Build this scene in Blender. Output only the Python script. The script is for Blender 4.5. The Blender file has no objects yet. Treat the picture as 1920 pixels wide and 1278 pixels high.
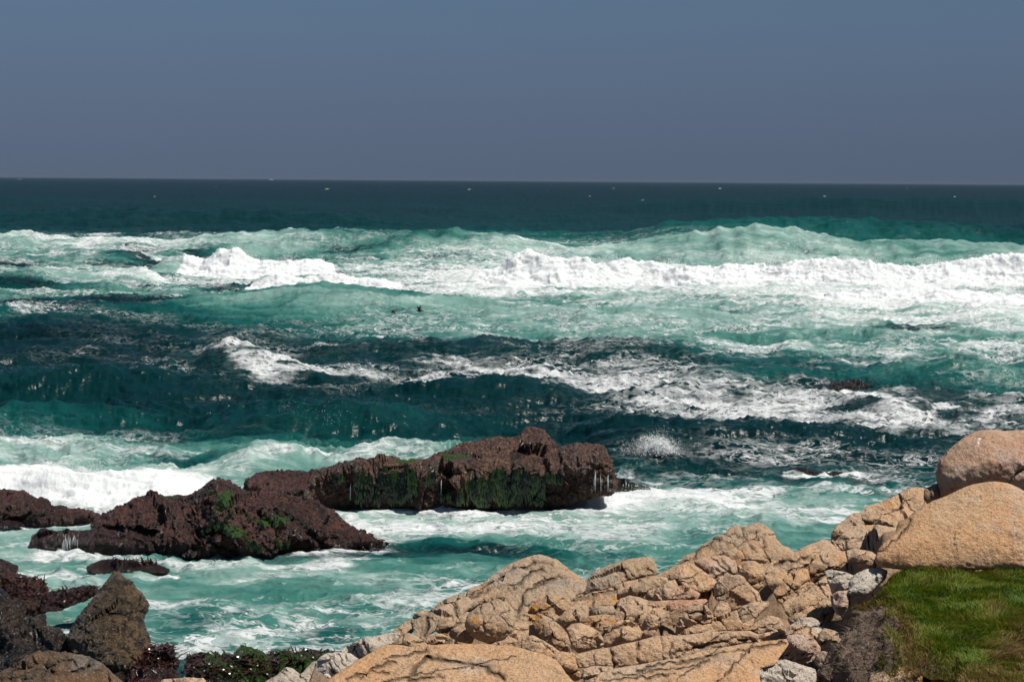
import bpy, math, random
import numpy as np
from mathutils import Vector, Matrix
from mathutils.geometry import delaunay_2d_cdt
random.seed(7)
RNG = np.random.default_rng(7)
scene = bpy.context.scene
COL = scene.collection

# ------------------------------------------------------------------ camera
F = 3200.0                      # focal length in pixels of the 1920 px wide photograph
CAM = np.array([0.0, 0.0, 9.0])
HZ_C, HZ_SLOPE = 338.5, 14.0 / 1920.0
pitch = math.atan((639 - HZ_C) / F)
roll = math.atan(HZ_SLOPE)
fwd = np.array([0, math.cos(pitch), -math.sin(pitch)])
r0 = np.array([1.0, 0, 0]); u0 = np.array([0, math.sin(pitch), math.cos(pitch)])
rgt = r0 * math.cos(roll) + u0 * math.sin(roll)
upv = -r0 * math.sin(roll) + u0 * math.cos(roll)
cd = bpy.data.cameras.new('camera'); cam = bpy.data.objects.new('camera', cd); COL.objects.link(cam)
cd.sensor_width = 36.0; cd.lens = 36.0 * F / 1920.0
cd.clip_start = 0.1; cd.clip_end = 60000
M4 = Matrix(((rgt[0], upv[0], -fwd[0], CAM[0]), (rgt[1], upv[1], -fwd[1], CAM[1]),
             (rgt[2], upv[2], -fwd[2], CAM[2]), (0, 0, 0, 1)))
cam.matrix_world = M4
scene.camera = cam

# ------------------------------------------------------------------ sky and sun
SUN = np.array([0.46, -0.04, 0.89]); SUN = SUN / np.linalg.norm(SUN)
world = bpy.data.worlds.new('World'); scene.world = world; world.use_nodes = True
wt = world.node_tree; wt.nodes.clear()
wo = wt.nodes.new('ShaderNodeOutputWorld'); bg = wt.nodes.new('ShaderNodeBackground')
sky = wt.nodes.new('ShaderNodeTexSky'); sky.sky_type = 'NISHITA'; sky.sun_disc = False
sky.sun_elevation = math.asin(SUN[2]); sky.sun_rotation = math.atan2(SUN[0], SUN[1])
sky.altitude = 0; sky.air_density = 1.0; sky.dust_density = 0.6; sky.ozone_density = 2.0
mx = wt.nodes.new('ShaderNodeMix'); mx.data_type = 'RGBA'; mx.blend_type = 'MIX'
mx.inputs[0].default_value = 0.96
# the slate marine haze that lies over the horizon, a little bluer higher up and towards the left
tc = wt.nodes.new('ShaderNodeTexCoord'); sx = wt.nodes.new('ShaderNodeSeparateXYZ')
wt.links.new(tc.outputs['Generated'], sx.inputs[0])
rp = wt.nodes.new('ShaderNodeValToRGB'); rp.color_ramp.interpolation = 'B_SPLINE'
els = rp.color_ramp.elements
els[0].position = 0.0; els[0].color = (0.206, 0.298, 0.478, 1)
els[1].position = 1.0; els[1].color = (0.10, 0.21, 0.40, 1)
e = els.new(0.05); e.color = (0.230, 0.334, 0.535, 1)
e = els.new(0.11); e.color = (0.262, 0.430, 0.680, 1)
e = els.new(0.26); e.color = (0.19, 0.36, 0.62, 1)
wt.links.new(sx.outputs['Z'], rp.inputs[0])
r5 = wt.nodes.new('ShaderNodeVectorMath'); r5.operation = 'SCALE'; r5.inputs['Scale'].default_value = 5.0
wt.links.new(rp.outputs[0], r5.inputs[0])
wt.links.new(sky.outputs[0], mx.inputs[6]); wt.links.new(r5.outputs[0], mx.inputs[7])
lf = wt.nodes.new('ShaderNodeMapRange'); lf.inputs['From Min'].default_value = -0.3; lf.inputs['From Max'].default_value = 0.3
lf.inputs['To Min'].default_value = 1.05; lf.inputs['To Max'].default_value = 0.95
wt.links.new(sx.outputs['X'], lf.inputs['Value'])
bg.inputs['Strength'].default_value = 0.06
sm = wt.nodes.new('ShaderNodeVectorMath'); sm.operation = 'SCALE'
wt.links.new(mx.outputs[2], sm.inputs[0]); wt.links.new(lf.outputs[0], sm.inputs['Scale'])
wt.links.new(sm.outputs[0], bg.inputs[0]); wt.links.new(bg.outputs[0], wo.inputs[0])
sd = bpy.data.lights.new('sun', 'SUN'); sd.energy = 4.7; sd.angle = math.radians(0.5); sd.color = (1.0, 0.955, 0.88)
so = bpy.data.objects.new('sun', sd); COL.objects.link(so)
so.rotation_euler = Vector(SUN).to_track_quat('Z', 'Y').to_euler()
scene.view_settings.view_transform = 'Standard'; scene.view_settings.look = 'None'
scene.view_settings.exposure = 0.40; scene.view_settings.gamma = 1.0
scene.render.engine = 'CYCLES'
scene.render.resolution_x = 1024; scene.render.resolution_y = 681

# ------------------------------------------------------------------ helpers
def ray(px, py):
    px = np.asarray(px, float); py = np.asarray(py, float)
    a = (px - 960) / F; b = -(py - 639) / F
    return fwd + a[..., None] * rgt + b[..., None] * upv
def at_z(px, py, z):
    d = ray(px, py); t = (z - CAM[2]) / d[..., 2]
    return CAM + d * t[..., None] if np.ndim(t) else CAM + d * t
def at_y(px, py, Y):
    d = ray(px, py); t = np.asarray(Y) / d[..., 1]
    return CAM + d * t[..., None] if np.ndim(t) else CAM + d * t
def project(P):
    q = P - CAM; w = q @ fwd
    return 960 + F * (q @ rgt) / w, 639 - F * (q @ upv) / w
def sstep(a, b, x):
    t = np.clip((x - a) / (b - a), 0, 1); return t * t * (3 - 2 * t)

_perm = np.random.default_rng(3).permutation(4096).astype(np.int64)
_g = np.random.default_rng(4).normal(size=(4096, 3)); _g /= np.linalg.norm(_g, axis=1)[:, None]
_g = _g.astype(np.float32)
def _hash(i, j, k):
    return _perm[(_perm[(_perm[i & 4095] + j) & 4095] + k) & 4095]
def perlin(P, seed=0):
    P = P.astype(np.float32) + np.float32(seed * 17.31)
    I = np.floor(P).astype(np.int64); f = P - I
    w = f * f * f * (f * (f * 6 - 15) + 10)
    out = None
    acc = np.zeros(len(P), np.float32)
    for a in (0, 1):
        wa = w[:, 0] if a else 1 - w[:, 0]
        for b in (0, 1):
            wb = w[:, 1] if b else 1 - w[:, 1]
            for c in (0, 1):
                wc = w[:, 2] if c else 1 - w[:, 2]
                g = _g[_hash(I[:, 0] + a, I[:, 1] + b, I[:, 2] + c)]
                acc += wa * wb * wc * (g[:, 0] * (f[:, 0] - a) + g[:, 1] * (f[:, 1] - b) + g[:, 2] * (f[:, 2] - c))
    return acc * 1.6
def perlin2(x, y, seed=0):
    xs = (x + seed * 17.31).astype(np.float32); ys = (y + seed * 9.7).astype(np.float32)
    I = np.floor(xs).astype(np.int64); J = np.floor(ys).astype(np.int64)
    fx = xs - I; fy = ys - J
    wx = fx * fx * fx * (fx * (fx * 6 - 15) + 10); wy = fy * fy * fy * (fy * (fy * 6 - 15) + 10)
    acc = np.zeros(xs.shape, np.float32)
    for a in (0, 1):
        wa = wx if a else 1 - wx
        for b in (0, 1):
            wb = wy if b else 1 - wy
            g = _g[_hash(I + a, J + b, np.int64(seed))]
            n = np.sqrt(g[..., 0] ** 2 + g[..., 1] ** 2) + 1e-6
            acc += wa * wb * (g[..., 0] * (fx - a) + g[..., 1] * (fy - b)) / n
    return acc * 1.4
def fbm(P, octs=4, seed=0, gain=0.5, ridged=False):
    s = 0; a = 1.0; t = 0
    for o in range(octs):
        n = perlin(P * (2.03 ** o), seed + o)
        s = s + a * ((1 - 2 * np.abs(n)) if ridged else n); t += a; a *= gain
    return s / t

def mesh_obj(name, V, faces, mat, parent=None, smooth=True, loc=None):
    """faces: (n,3) or (n,4) int array, or list of tuples"""
    V = np.asarray(V, float)
    if loc is not None: V = V - np.asarray(loc)
    me = bpy.data.meshes.new(name)
    if isinstance(faces, np.ndarray):
        n, k = faces.shape
        me.vertices.add(len(V)); me.vertices.foreach_set('co', V.astype(np.float32).ravel())
        me.loops.add(n * k); me.loops.foreach_set('vertex_index', faces.astype(np.int32).ravel())
        me.polygons.add(n); me.polygons.foreach_set('loop_start', np.arange(0, n * k, k, dtype=np.int32))
        me.polygons.foreach_set('loop_total', np.full(n, k, np.int32))
        me.update(calc_edges=True)
    else:
        me.from_pydata([tuple(v) for v in V], [], faces); me.update()
    me.polygons.foreach_set('use_smooth', [smooth] * len(me.polygons))
    if mat: me.materials.append(mat)
    o = bpy.data.objects.new(name, me); COL.objects.link(o)
    if parent is not None: o.parent = parent
    elif loc is not None: o.location = tuple(loc)
    return o
def set_attr(o, name, vals):
    a = o.data.attributes.new(name, 'FLOAT', 'POINT'); a.data.foreach_set('value', np.asarray(vals, np.float32))
def tag(o, label=None, cat=None, group=None, kind=None):
    if label: o['label'] = label
    if cat: o['category'] = cat
    if group: o['group'] = group
    if kind: o['kind'] = kind
    return o

# node helper
class N:
    def __init__(s, name):
        s.m = bpy.data.materials.new(name); s.m.use_nodes = True
        s.t = s.m.node_tree; s.t.nodes.clear(); s.out = s.t.nodes.new('ShaderNodeOutputMaterial')
    def new(s, typ, **kw):
        n = s.t.nodes.new(typ)
        for k, v in kw.items():
            if k in n.inputs.keys(): s.put(n.inputs[k], v)
            else: setattr(n, k, v)
        return n
    def put(s, sock, v):
        if isinstance(v, bpy.types.NodeSocket): s.t.links.new(v, sock)
        elif v is not None:
            if isinstance(v, (tuple, list)) and len(v) == 3 and sock.type == 'RGBA': v = (*v, 1)
            sock.default_value = v
    def math(s, op, a, b=None, c=None, clamp=False):
        n = s.t.nodes.new('ShaderNodeMath'); n.operation = op; n.use_clamp = clamp
        s.put(n.inputs[0], a)
        if b is not None: s.put(n.inputs[1], b)
        if c is not None: s.put(n.inputs[2], c)
        return n.outputs[0]
    def vmath(s, op, a, b=None, scale=None):
        n = s.t.nodes.new('ShaderNodeVectorMath'); n.operation = op
        s.put(n.inputs[0], a)
        if b is not None: s.put(n.inputs[1], b)
        if scale is not None: s.put(n.inputs['Scale'], scale)
        return n.outputs[0]
    def mix(s, f, a, b, blend='MIX'):
        n = s.t.nodes.new('ShaderNodeMix'); n.data_type = 'RGBA'; n.blend_type = blend; n.clamp_factor = True
        s.put(n.inputs[0], f); s.put(n.inputs[6], a); s.put(n.inputs[7], b)
        return n.outputs[2]
    def noise(s, vec, scale, detail=3, rough=0.55, dist=0.0, col=False):
        n = s.t.nodes.new('ShaderNodeTexNoise'); n.noise_dimensions = '3D'
        s.put(n.inputs['Vector'], vec); n.inputs['Scale'].default_value = scale
        n.inputs['Detail'].default_value = detail; n.inputs['Roughness'].default_value = rough
        n.inputs['Distortion'].default_value = dist
        return n.outputs['Color'] if col else n.outputs[0]
    def step(s, x, a, b, lo=0.0, hi=1.0):
        n = s.t.nodes.new('ShaderNodeMapRange'); n.interpolation_type = 'SMOOTHSTEP'
        s.put(n.inputs['Value'], x); s.put(n.inputs['From Min'], a); s.put(n.inputs['From Max'], b)
        s.put(n.inputs['To Min'], lo); s.put(n.inputs['To Max'], hi)
        return n.outputs[0]
    def attr(s, name):
        n = s.t.nodes.new('ShaderNodeAttribute'); n.attribute_name = name; return n.outputs['Fac']
    def pos(s):
        return s.t.nodes.new('ShaderNodeNewGeometry').outputs['Position']
    def bump(s, h, strength, dist, normal=None):
        n = s.t.nodes.new('ShaderNodeBump'); s.put(n.inputs['Height'], h)
        n.inputs['Strength'].default_value = strength; n.inputs['Distance'].default_value = dist
        if normal is not None: s.put(n.inputs['Normal'], normal)
        return n.outputs[0]
    def bsdf(s, **kw):
        n = s.t.nodes.new('ShaderNodeBsdfPrincipled')
        for k, v in kw.items(): s.put(n.inputs[k.replace('_', ' ')], v)
        s.t.links.new(n.outputs[0], s.out.inputs[0]); return n
# ------------------------------------------------------------------ sea
XK = [0, 240, 480, 720, 960, 1200, 1440, 1680, 1920]
# rows: photograph height at which the flat sea would be seen; aeration (milky turquoise) and foam cover of the water there
MILK = {
 345: [.00]*9,
 400: [.05,.05,.05,.05,.07,.06,.06,.06,.05],
 436: [.16,.14,.12,.18,.20,.15,.12,.12,.10],
 455: [.36,.36,.36,.40,.46,.42,.36,.30,.22],
 480: [.46,.46,.50,.52,.56,.50,.52,.44,.38],
 510: [.50,.56,.62,.64,.74,.70,.68,.62,.60],
 540: [.40,.45,.48,.60,.80,.85,.85,.85,.85],
 575: [.30,.28,.40,.46,.60,.66,.66,.80,.85],
 605: [.16,.14,.30,.42,.58,.62,.60,.72,.80],
 635: [.03,.04,.16,.28,.48,.55,.50,.50,.56],
 665: [.02,.03,.06,.05,.06,.14,.28,.30,.34],
 700: [.08,.07,.10,.08,.06,.08,.14,.24,.30],
 735: [.09,.06,.05,.06,.07,.08,.10,.16,.24],
 770: [.05,.04,.05,.07,.05,.05,.05,.08,.12],
 800: [.20,.14,.06,.08,.05,.06,.06,.07,.07],
 835: [.30,.26,.14,.12,.08,.05,.06,.06,.06],
 865: [.75,.68,.65,.60,.40,.08,.09,.10,.10],
 900: [.85,.80,.75,.78,.78,.42,.34,.34,.32],
 940: [.9,.9,.9,.8,.80,.82,.78,.72,.70],
 990: [.9,.9,.9,.85,.85,.82,.76,.74,.74],
 1040:[.85,.8,.78,.62,.52,.60,.66,.70,.70],
 1100:[.85,.78,.74,.78,.74,.68,.66,.66,.66],
 1160:[.8,.7,.66,.72,.72,.70,.66,.6,.6],
 1230:[.4,.5,.66,.72,.62,.60,.6,.6,.6],
 1290:[.2,.2,.40,.42,.5,.5,.5,.5,.5]}
FOAM = {
 345: [.10]*9,
 400: [.10]*9,
 436: [.20,.22,.20,.16,.14,.18,.16,.12,.10],
 455: [.34,.42,.36,.30,.46,.46,.30,.24,.20],
 480: [.50,.52,.50,.34,.44,.30,.22,.20,.20],
 510: [.60,.54,.50,.48,.66,.50,.40,.40,.40],
 540: [.38,.42,.40,.62,.80,.84,.84,.84,.84],
 560: [.28,.32,.30,.42,.64,.66,.66,.86,.92],
 585: [.38,.28,.24,.38,.46,.50,.58,.84,.90],
 610: [.26,.26,.26,.36,.46,.48,.58,.72,.74],
 635: [.22,.26,.32,.34,.50,.42,.42,.46,.50],
 665: [.20,.26,.34,.36,.38,.44,.42,.46,.50],
 700: [.24,.30,.46,.44,.46,.52,.46,.46,.36],
 735: [.18,.22,.30,.26,.30,.40,.42,.36,.30],
 770: [.14,.14,.16,.18,.20,.30,.46,.50,.52],
 800: [.20,.14,.16,.24,.20,.22,.28,.34,.40],
 835: [.36,.34,.26,.16,.18,.22,.28,.26,.24],
 865: [.54,.48,.44,.47,.44,.34,.36,.36,.32],
 900: [.56,.50,.46,.52,.52,.50,.50,.48,.46],
 940: [.60,.62,.56,.53,.60,.64,.61,.60,.58],
 990: [.56,.58,.55,.58,.58,.57,.57,.55,.53],
 1040:[.54,.52,.42,.40,.35,.46,.49,.49,.49],
 1100:[.52,.46,.48,.50,.46,.44,.46,.46,.46],
 1160:[.48,.43,.38,.40,.40,.42,.46,.46,.46],
 1230:[.5,.4,.56,.46,.42,.4,.4,.4,.4],
 1290:[.4,.3,.30,.30,.3,.3,.3,.3,.3]}
def table(T, px, py):
    ys = sorted(T); A = np.array([T[y] for y in ys])
    fx = np.clip((px - XK[0]) / 240.0, 0, 7.999); i = fx.astype(int); tx = fx - i; tx = tx * tx * (3 - 2 * tx)
    fy = np.interp(py, ys, np.arange(len(ys))); j = np.minimum(fy.astype(int), len(ys) - 2); ty = fy - j
    return ((A[j, i] * (1 - tx) + A[j, i + 1] * tx) * (1 - ty) + (A[j + 1, i] * (1 - tx) + A[j + 1, i + 1] * tx) * ty)

# crest lines of the individual waves: (photo x, photo y of the crest), distance, front width, back width, whiteness, milk on the face (aerated water, plus light through thin water put into the colour)
WAVES = [
 dict(c=[(1000,486),(1060,474),(1180,458),(1300,441),(1370,430),(1420,426),(1500,435),(1600,451),(1690,457),(1760,452),(1850,461),(1920,466),(2100,480),(2300,492)], Y=192, wf=7.5, wb=9, milk=.10, foam=.05, shp=1.7),
 dict(c=[(880,520),(930,505),(965,478),(990,466),(1040,484),(1150,488),(1300,497),(1420,500),(1500,495),(1560,488),(1640,496),(1700,499),(1780,490),(1850,484),(1900,479),(2000,482),(2300,480)], Y=152, wf=2.4, wb=7, white=1.0, shp=1.6),
 dict(c=[(1450,565),(1520,560),(1620,556),(1700,548),(1760,546),(1840,556),(1920,558),(2200,560)], Y=131, wf=2.2, wb=5, white=.75, shp=1.5),
 dict(c=[(300,474),(340,458),(400,440),(450,433),(550,431),(640,428),(700,431),(760,435),(850,432),(960,445),(1040,455),(1110,476)], Y=206, wf=6.5, wb=8, milk=.12, foam=.06, shp=1.6),
 dict(c=[(-300,450),(-100,445),(0,441),(40,435),(70,440),(130,447),(190,452),(260,446),(330,458),(360,475)], Y=208, wf=5, wb=8, milk=.1, foam=.12, shp=1.5),
 dict(c=[(-200,480),(0,474),(70,470),(150,466),(250,472),(320,480)], Y=178, wf=4, wb=6, milk=.0, foam=.04, shp=1.5),
 dict(c=[(270,508),(310,490),(330,480),(350,484),(380,490),(410,474),(440,466),(462,478),(490,490),(540,486),(590,488),(620,500),(640,516)], Y=157, wf=3.4, wb=4, white=.9, x0=345, x1=630, shp=1.6),
 dict(c=[(460,541),(490,528),(520,516),(560,524),(620,518),(680,522),(720,530),(760,540)], Y=139, wf=2, wb=5, white=.85, shp=1.6),
 dict(c=[(-200,505),(0,508),(60,503),(130,512),(200,508),(260,500),(310,512)], Y=145, wf=3.5, wb=5, milk=.1, foam=.02, shp=1.5),
 dict(c=[(200,590),(300,572),(450,553),(540,541),(610,537),(680,543),(760,553),(860,562),(960,571),(1060,580)], Y=122, wf=5.5, wb=6, milk=.16, foam=-.12, shp=1.8),
 dict(c=[(900,592),(1000,583),(1080,574),(1200,577),(1330,586),(1420,596)], Y=112, wf=4, wb=4, milk=.06, foam=-.1, shp=1.8),
 dict(c=[(-300,585),(-100,578),(60,574),(200,580),(330,596)], Y=112, wf=4, wb=4, milk=.05, foam=-.05, shp=1.8),
 dict(c=[(-200,625),(0,618),(120,612),(250,620),(380,628),(520,622),(640,640)], Y=96, wf=3, wb=3, milk=.0, foam=-.03, shp=1.6),
 dict(c=[(560,655),(700,648),(860,642),(980,634),(1060,638),(1180,645),(1300,650),(1420,660)], Y=87, wf=2.6, wb=3, milk=.03, foam=-.06, shp=1.7),
 dict(c=[(1120,650),(1230,648),(1380,655),(1500,646),(1620,652),(1760,648),(1900,650),(2100,650)], Y=90, wf=2.2, wb=3, milk=.12, foam=.02, shp=1.7),
 dict(c=[(240,696),(300,680),(370,668),(415,652),(440,642),(470,650),(520,668),(600,682),(680,690),(760,704)], Y=76.5, wf=2.6, wb=2.2, milk=.05, foam=.04, shp=1.4),
 dict(c=[(1250,712),(1400,694),(1520,688),(1640,690),(1780,684),(1920,690),(2100,690)], Y=78, wf=2.6, wb=2.6, milk=.08, foam=-.06, shp=1.7),
 dict(c=[(700,738),(780,724),(860,707),(930,700),(980,703),(1050,714),(1130,734),(1230,748)], Y=72, wf=2.6, wb=3, milk=.02, foam=-.12, shp=1.7),
 dict(c=[(-300,708),(-100,700),(60,696),(180,694),(300,706),(420,720),(560,732)], Y=71.5, wf=3, wb=3, milk=.02, foam=-.06, shp=1.8),
 dict(c=[(360,800),(420,778),(480,762),(540,755),(600,756),(660,757),(720,762),(800,774),(900,790),(1000,806)], Y=60.5, wf=3, wb=3, milk=.05, foam=-.06, shp=1.7),
 dict(c=[(-300,770),(-100,764),(40,768),(150,772),(260,780),(360,794)], Y=62.5, wf=2.4, wb=2.2, milk=.06, foam=.0, shp=1.8),
 dict(c=[(1050,812),(1140,796),(1230,788),(1330,790),(1440,802),(1560,818),(1700,832),(1850,840),(2000,842)], Y=57.8, wf=3, wb=3, milk=.0, foam=-.08, shp=1.8),
 dict(c=[(1060,866),(1110,850),(1160,836),(1200,828),(1245,834),(1280,850),(1310,866)], Y=55.2, wf=.7, wb=1.2, white=.0, foam=.12, shp=1.6),
 dict(c=[(-300,870),(-100,880),(0,884),(90,883),(200,894),(290,892),(350,906),(400,930)], Y=48.2, wf=1.0, wb=2.2, white=1.0, shp=1.6),
 dict(c=[(-300,830),(-100,822),(60,826),(160,822),(240,830),(330,838),(400,852)], Y=54.8, wf=1.3, wb=2, milk=.0, foam=.12, shp=1.6),
 dict(c=[(370,862),(430,845),(480,830),(540,842),(600,850),(680,836),(740,830),(820,835),(900,838),(980,852)], Y=53.2, wf=1.3, wb=2, milk=.02, foam=.10, shp=1.6),
 dict(c=[(985,958),(1020,936),(1050,918),(1080,916),(1130,926),(1200,926),(1300,930),(1360,944)], Y=47.2, wf=.7, wb=1.2, white=.6, x0=1010, x1=1190, shp=1.6),
 dict(c=[(300,1072),(380,1064),(470,1054),(560,1042),(620,1038),(680,1046),(760,1058)], Y=40.2, wf=.6, wb=1.2, white=.3, shp=1.6),
 dict(c=[(600,1090),(720,1078),(800,1072),(900,1078),(1000,1090)], Y=38.4, wf=.7, wb=1.0, milk=0, foam=.05, shp=1.6),
 dict(c=[(1180,980),(1300,962),(1420,958),(1540,972),(1640,975)], Y=45.0, wf=.9, wb=1.2, milk=0, foam=.03, shp=1.6),
 dict(c=[(-200,372),(200,374),(500,378),(800,386),(1000,392)], Y=560, wf=26, wb=30, milk=.05, foam=0, shp=2),
 dict(c=[(-300,396),(0,395),(250,391),(480,394),(640,400),(780,410)], Y=330, wf=14, wb=20, milk=.0, foam=0, shp=2),
 dict(c=[(1150,430),(1250,416),(1420,411),(1600,413),(1800,420),(2000,424),(2200,430)], Y=262, wf=11, wb=14, milk=-.08, foam=-.2, shp=2),
 dict(c=[(1000,378),(1300,372),(1600,370),(1900,374),(2200,378)], Y=520, wf=24, wb=30, milk=.03, foam=0, shp=2),
]
# local foam sheets: centre x, centre y, half width, half height (photo px on the flat sea), slope, strength
BRUSH = [
 (1150,735,230,16,.10,.30),(1350,750,290,28,.10,.36),(1540,794,240,17,.04,.52),(1830,780,170,9,-.04,.50),(1620,756,220,20,.1,.24),(1640,800,130,10,.03,.45),(1450,772,160,14,.12,.40),
 (1800,772,160,8,-.05,.42),(1560,748,90,16,.1,.25),(1680,740,90,10,.15,.22),(1240,722,120,10,.05,.34),
 (440,706,90,15,.18,.40),(360,690,70,10,.0,.25),(560,722,80,10,.05,.36),(700,722,40,10,.1,.26),(820,716,34,8,-.1,.42),
 (630,662,60,7,.15,.26),(900,690,130,8,.12,.30),(1040,712,110,9,.16,.34),(240,668,110,5,.05,.26),(60,590,140,5,.03,.36),
 (1180,650,70,7,.0,.38),(1330,660,110,8,.05,.30),(1560,672,120,8,.02,.30),(1780,668,120,10,.04,.30),(1700,690,140,6,0,.26),
 (800,640,150,8,.04,.24),(760,620,100,8,0,.16),(850,570,120,6,.06,.2),
 (1250,820,60,8,0,.12),(1420,865,110,14,.05,.16),(1340,845,60,20,-.3,.14),(1540,852,90,10,.1,.14),
 (100,900,260,22,.02,.34),(250,935,140,16,.02,.28),(150,850,200,12,.0,.14),(520,868,110,14,0,.18),
 (1120,930,120,20,0,.34),(850,985,160,14,.02,.20),(1150,1000,200,14,0,.18),(1330,935,170,22,0,.18),
 (900,1060,160,9,.0,.10),(480,1085,120,10,-.08,.25),(620,1060,80,9,-.1,.25),(700,1110,200,12,.0,.16),
 (560,1180,240,16,-.12,.30),(420,1205,110,14,-.15,.26),(800,1160,150,10,-.1,.18),
 (700,1045,60,10,0,.0),
 (1000,500,90,20,0,.3),(1130,465,60,8,-.1,.22),(420,452,60,7,0,.18),(960,455,90,7,.05,.24),(1340,430,40,4,0,.5),(420,437,60,3,0,.0),
 (790,542,170,16,.03,.34),(700,500,130,12,.0,.2),(860,520,90,12,0,.3),(190,443,45,3,.0,.5),(290,441,40,2.5,.05,.45),(200,461,40,3,0,.4),
]
SPECK = [(37,335,8),(247,342,8),(405,349,7),(225,394,16),(614,353,7),(545,399,14),(512,399,6),(1205,374,6),(1230,374,6),(1546,367,5),(1597,376,6),(1648,369,7),(1790,367,3),(1425,416,5),(1520,416,24),(1560,417,10),(1640,418,12),(1150,352,4),(880,354,5),(290,367,4),(1106,366,3),(1350,352,4),(1700,352,4),(960,352,4)]
DARKB = [(560,1040,200,12,.0,-.45),(780,1024,110,10,-.02,-.30),(900,1032,70,9,0,-.35),(1570,726,70,7,.02,-.2),(60,620,160,16,0,-.1),(230,905,60,4,0,0),(1380,1250,0.1,.1,0,0),
         (760,860,0.1,.1,0,0),(620,1190,150,14,-.1,-.12),(360,1165,60,20,0,-.2),(420,1120,120,10,0,-.06),(1700,615,120,4,-.03,-.6),(380,870,90,5,0,-.3),(320,868,60,6,0,-.2)]

# froth where the sea washes round the foot of the rocks: line, reach (px), strength
FLINES = [([(560,957),(640,962),(820,960),(1000,955),(1060,945),(1160,938),(1230,932)],9,.42),([(0,980),(60,988),(180,985)],6,.4),([(55,1030),(90,1038),(190,1044),(280,1046),(330,1052),(500,1046),(620,1036),(740,1028)],6,.42),
 ([(150,1078),(230,1084),(330,1080)],6,.4),([(0,1075),(60,1078),(160,1082),(200,1100),(170,1120)],10,.3),([(110,1150),(140,1130),(190,1100)],8,.3),([(1470,894),(1610,897)],6,.4),([(330,1240),(360,1225),(420,1222),(520,1218),(640,1212)],5,.2),
 ([(40,965),(140,978),(200,975)],8,.3),([(640,960),(700,1010),(745,1030)],12,.3),([(1030,945),(1060,925),(1110,928),(1150,930)],12,.5)]
def _sd(P, A, B):
    d = B - A; t = np.clip(((P - A) @ d) / ((d ** 2).sum() + 1e-9), 0, 1)
    return np.hypot(*(P - A - t[:, None] * d).T)
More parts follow.
